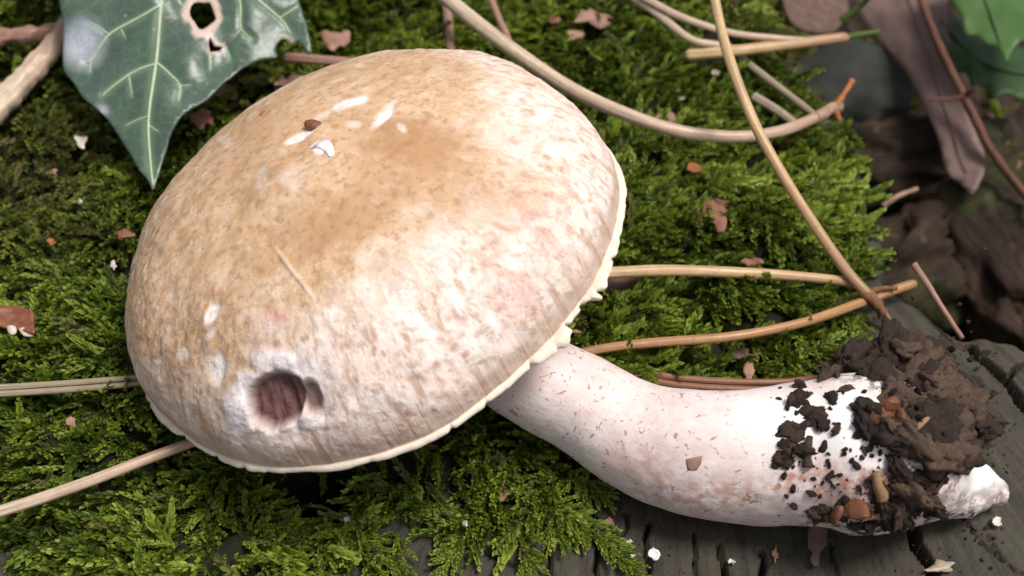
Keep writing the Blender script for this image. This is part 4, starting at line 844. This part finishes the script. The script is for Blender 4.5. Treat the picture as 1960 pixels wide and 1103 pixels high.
# ================================================================== scraps on moss, wood and cap
def flake(name, px, py, outline, mat, label, cat, add=0.05, th=0.03, curl=0.15, tilt=(0, 0), z=None, scale=1.0, group=None):
    """outline in pixels round (px, py)"""
    c = mz(px, py, add=add) if z is None else at(px, py, z); O = smooth_poly([(px + a * scale, py + b * scale) for a, b in outline], 2); O = O + rng.normal(size=O.shape) * 0.035 * np.ptp(O, axis=0).max(); ext = max(O.max(0) - O.min(0)); V2, F2 = sheet(O, max(3.0, ext / 7))
    u = (V2 - (px, py)) / ext; zs = c[2] + tilt[0] * u[:, 0] + tilt[1] * -u[:, 1] + curl * ((u ** 2).sum(1)) + 0.04 * vnoise(xy0(V2[:, 0] / 14, V2[:, 1] / 14), int(px) % 50)
    W = np.array([at(p[0], p[1], q_) for p, q_ in zip(V2, zs)]); V, F = thicken(W, F2[:, ::-1], th); o = obj(name, V, F, mat, c); tag(o, label, cat, group); return o
Q1 = [(-24, -26), (-4, -36), (22, -30), (24, -16), (14, -4), (18, 14), (10, 30), (-6, 26), (-16, 8), (-26, -8)]
flake('bark_flake', 1374, 414, Q1, M_FLAKE, 'reddish brown kidney shaped flake on the moss above the tan needle', 'bark flake', 0.30, curl=0.1)
flake('bark_flake', 1328, 320, [(-12, -6), (0, -9), (12, -3), (10, 7), (-4, 9), (-12, 4)], M_FLAKEO, 'tiny bright orange flake on moss below the long curved needle', 'bark flake', 0.12)
flake('leaf_scrap', 1190, 560, [(-34, -24), (-10, -30), (30, -28), (40, -6), (28, 18), (24, 40), (4, 70), (-18, 78), (-34, 58), (-46, 30), (-30, 12)], M_FLAKED, 'dark purple brown leaf scrap in the shade between cap and needles', 'leaf scrap', -0.05, tilt=(0.1, 0.5), curl=0.4)
flake('bark_flake', 1274, 226, [(-22, 0), (-8, -12), (16, -10), (20, 4), (4, 12), (-14, 12)], M_FLAKEP, 'pinkish flake behind the curve of the long needle', 'bark flake', 0.1)
sc = empty('cone_scale', mz(28, 610)); tag(sc, 'shiny brown cone scale with two pale tips on the moss', 'cone scale')
def sub_flake(name, px, py, outline, mat, parent, z, th=0.04, curl=0.2):
    O = smooth_poly([(px + a, py + b) for a, b in outline], 3); V2, F2 = sheet(O, 7); u = (V2 - (px, py)) / 60.0; zs = z + curl * (u ** 2).sum(1); W = np.array([at(p[0], p[1], q_) for p, q_ in zip(V2, zs)]); V, F = thicken(W, F2[:, ::-1], th); return obj(name, V, F, mat, W[0], parent)
zc = float(mz(28, 610)[2]) + 0.32
sub_flake('scale_plate', 28, 612, [(-34, -22), (-5, -26), (32, -18), (36, 6), (36, 26), (10, 20), (-22, 14), (-36, 4)], M_SEED, sc, zc)
sub_flake('pale_tip', 22, 630, [(-8, -6), (6, -6), (9, 4), (2, 10), (-6, 6)], M_CREAM, sc, zc + 0.03); sub_flake('pale_tip', 50, 636, [(-13, -8), (8, -8), (14, 0), (10, 7), (-6, 5)], M_CREAM, sc, zc + 0.03)
small = [(155, 266, 12, 15, M_CREAM, 'whitish petal like flake beside the ivy leaf tip'), (96, 326, 16, 7, M_FLAKEP, 'orange brown flake on the dry moss beside the ivy leaf'), (236, 447, 18, 8, M_FLAKE, 'rusty flake close to the side of the cap'),
         (100, 462, 9, 8, M_FLAKEO, 'small orange speck in the dry moss'), (216, 507, 7, 9, M_CREAM, 'tiny cream speck close to the side of the cap'), (150, 385, 6, 7, M_CREAM, 'tiny cream speck below the ivy leaf tip'), (137, 806, 13, 11, M_FLAKEP, 'round pink flake below the grey double needle'),
         (430, 176, 24, 22, M_FLAKEP, 'pink bark scrap under the edge of the ivy leaf'), (388, 228, 20, 18, M_FLAKE, 'rusty bark scrap between ivy leaf and cap'), (552, 156, 32, 12, M_FLAKEP, 'ribbed pink brown bark scrap touching the cap'), (640, 72, 34, 26, M_FLAKEP, 'dull pink leaf scrap in the moss beside the ivy lobe'),
         (1135, 36, 44, 16, M_FLAKEP, 'curled pale brown leaf scrap in moss behind the long needle'), (1100, 66, 20, 12, M_FLAKEP, 'small tan scrap in moss under the curled leaf scrap'), (1058, 38, 14, 8, M_FLAKE, 'rusty speck beside the thin pinkish straw'),
         (1420, 678, 26, 10, M_FLAKED, 'dark bark scrap in moss below the orange needle'), (1432, 715, 9, 20, M_FLAKEP, 'narrow tan bark sliver in moss against the red needle'), (1437, 500, 18, 8, M_FLAKE, 'rusty scrap just above the straight tan needle'),
         (1092, 634, 16, 4, M_FLAKEP, 'thin tan scrap under the ragged cap margin'), (962, 940, 7, 22, M_FLAKE, 'brown sliver in shaded moss below the cap'), (660, 832, 1, 1, None, ''), (1545, 25, 18, 22, M_CREAM, 'pale scrap on the rust brown dead leaf'), (1370, 138, 7, 5, M_NEEDG, 'cream speck in moss beside the upright needle'), (1305, 187, 8, 4, M_NEEDG, 'cream speck in moss above the long needle'), (664, 992, 6, 5, M_CREAM, 'cream speck on moss beside the black hole'), (890, 1000, 6, 5, M_CREAM, 'cream speck on shaded moss below the cap rim')]
for k, (px, py, a, b, m_, lab) in enumerate(small):
    if m_ is None: continue
    rg = np.random.default_rng(300 + k); an = np.linspace(0, 2 * math.pi, 11, endpoint=False); o = [(a * math.cos(q_) * rg.uniform(0.45, 1.3), b * math.sin(q_) * rg.uniform(0.45, 1.3)) for q_ in an]
    flake('flake', px, py, o, m_, lab, 'flake', 0.16, curl=rg.uniform(-0.1, 0.3), tilt=(rg.normal() * 0.1, rg.normal() * 0.1))
onwood = [(1252, 1060, 11, 9, M_WHITE, 'white crumb on bare wood below the stem'), (1207, 1062, 7, 9, M_CREAM, 'small cream curl on bare wood beside the long moss frond'), (1203, 1040, 6, 5, M_CREAM, 'round cream crumb on bare wood beside the long moss frond'), (1165, 1000, 10, 8, M_FLAKEP, 'tan crumb on wood at the end of the short moss frond'),
          (1910, 997, 9, 7, M_CREAM, 'cream chip on wood below the torn root end'), (1850, 770, 20, 5, M_CREAM, 'pale splinter on the soil at the root end'), (1808, 688, 18, 6, M_FLAKEP, 'tan chip on wood above the root soil'), (1800, 1085, 30, 18, M_NEEDG, 'grey green lichen scrap on the bottom wood crack'),
          (965, 1050, 12, 14, M_TWIG, 'tan bark crumb at the moss fringe above the wood'), (735, 1060, 6, 8, M_FLAKEP, 'pinkish crumb on wood under the narrow moss frond'), (1485, 1062, 6, 14, M_FLAKEP, 'narrow tan chip standing in a wood crack'), (1400, 1075, 5, 4, M_CREAM, 'pale grain on the wood between cracks')]
for k, (px, py, a, b, m_, lab) in enumerate(onwood):
    rg = np.random.default_rng(500 + k); an = np.linspace(0, 2 * math.pi, 11, endpoint=False); o = [(a * math.cos(q_) * rg.uniform(0.45, 1.3), b * math.sin(q_) * rg.uniform(0.45, 1.3)) for q_ in an]
    zz_ = 0.9 if lab.startswith('pale splinter') else 0.08
    flake('wood_chip' if 'chip' in lab else 'crumb', px, py, o, m_, lab, 'crumb', z=zz_, th=0.03, curl=0.25)
flake('leaf_scrap', 1562, 1038, [(-14, -36), (8, -40), (20, -20), (16, 8), (6, 24), (4, 46), (-8, 44), (-10, 20), (-20, 0)], M_FLAKED, 'pointed brown leaf scrap sticking out below the stem', 'leaf scrap', z=0.22, curl=0.15, tilt=(0, 0.2))
# husk stuck on the cap
p, nn = hit(cap_tree, 604, 240)
hm = chunk_mesh('seed_husk', M_SEED, 77, 3, (1.0, 0.5, 0.4), 0.08); hk = place('seed_husk', hm, p + nn * 0.05, 0.25, None, (0.2, 0.1, -0.45)); hk['_o'] = list(map(float, p)); tag(hk, 'small dark reddish seed husk stuck on top of the cap', 'seed')
p, nn = hit(cap_tree, 502, 217); hm = chunk_mesh('crumb', M_FLAKEO, 78, 2, (1, 0.9, 0.6), 0.2); o = place('crumb', hm, p + nn * 0.02, 0.08); tag(o, 'tiny amber crumb on the cap beside the ivy leaf', 'crumb')

# litter and thin moss on the floor beyond the stump
for k, (px, py) in enumerate([(1700, 250), (1745, 330), (1900, 240), (1935, 330), (1760, 430), (1830, 470), (1915, 500), (1700, 480)]):
    p = at(px, py, -5.5)
    if segdist(stump_poly, p[None, :2])[0] < 0 and False: continue
    a, b = rng.uniform(12, 34), rng.uniform(8, 20); ro = rng.uniform(0, 3.14); an = np.linspace(0, 6.28, 10, endpoint=False)
    o = [(a * math.cos(q_) * math.cos(ro) - b * math.sin(q_) * math.sin(ro) * rng.uniform(0.6, 1.2), a * math.cos(q_) * math.sin(ro) + b * math.sin(q_) * math.cos(ro) * rng.uniform(0.6, 1.2)) for q_ in an]
    flake('leaf_fragment', px, py, o, (M_FLAKED, M_BROWNLEAF, M_FLAKED, M_FLAKE)[k % 4], ('dark leaf fragment below the grey stone', 'purple brown leaf fragment beside the short pale stick', 'dark leaf fragment under the dark green leaf', 'rusty leaf fragment beside the red brown twig', 'dark leaf fragment on the rotten floor below the dead leaf tip', 'purple brown leaf fragment near the small upright stick', 'dark leaf fragment beside the small upright stick', 'rusty leaf fragment just beyond the moss edge')[k], 'leaf scrap', z=groundz(p[0], p[1]) + 0.35, tilt=(rng.normal() * 0.4, rng.normal() * 0.4), group='leaf fragments on the forest floor')
m_ = 5200; fx, fy = rng.uniform(6, 24, m_), rng.uniform(0, 22, m_); ok = fbm(xy0(fx * 0.3, fy * 0.3), 3, 201) > 0.0
ok &= ~inpoly(stump_poly, np.stack([fx, fy], -1)); fx, fy = fx[ok], fy[ok]; m_ = len(fx); fa = rng.uniform(0, 6.28, m_)
fv, ff, ft, fd = build_shoots(np.array([(x, y, groundz(x, y) - 0.05) for x, y in zip(fx, fy)]), np.stack([np.cos(fa), np.sin(fa), rng.uniform(0.1, 1.2, m_)], -1), rng.uniform(0.5, 0.9, m_), rng.normal(size=m_) * 0.14 + 0.02, np.clip(rng.normal(0.2, 0.25, m_), 0, 0.8))
o = obj('floor_moss', fv, ff, M_MOSS, at(1800, 300, -6), attrs={'tone': ft, 'dry': fd}, smooth=False); tag(o, 'thin dull moss tufts on the forest floor behind the stump', 'moss', kind='stuff')

# loose soil grains on the wood round the root end
gr = []
for k in range(160):
    px, py = rng.normal(1830, 60), rng.normal(830, 110)
    if px > 1955 or py > 1090: continue
    gr.append((at(px, py, 0.02), rng.uniform(0.015, 0.05)))
for k in range(80): gr.append((at(rng.uniform(1150, 1950), rng.uniform(990, 1100), 0.02), rng.uniform(0.008, 0.03)))
bm = bmesh.new(); bmesh.ops.create_icosphere(bm, subdivisions=1, radius=1.0); iv_ = np.array([v.co[:] for v in bm.verts]); if_ = np.array([[v.index for v in f.verts] for f in bm.faces]); bm.free()
V = np.vstack([p_ + iv_ * s_ * rng.uniform(0.6, 1.2, (len(iv_), 1)) for p_, s_ in gr]); F = np.vstack([if_ + k * len(iv_) for k in range(len(gr))])
o = obj('soil_grains', V, F, M_SOIL, gr[0][0], smooth=False); tag(o, 'dark loose soil grains scattered on the stump wood', 'soil', kind='stuff')
for o in bpy.data.objects:
    if '_o' in o: del o['_o']
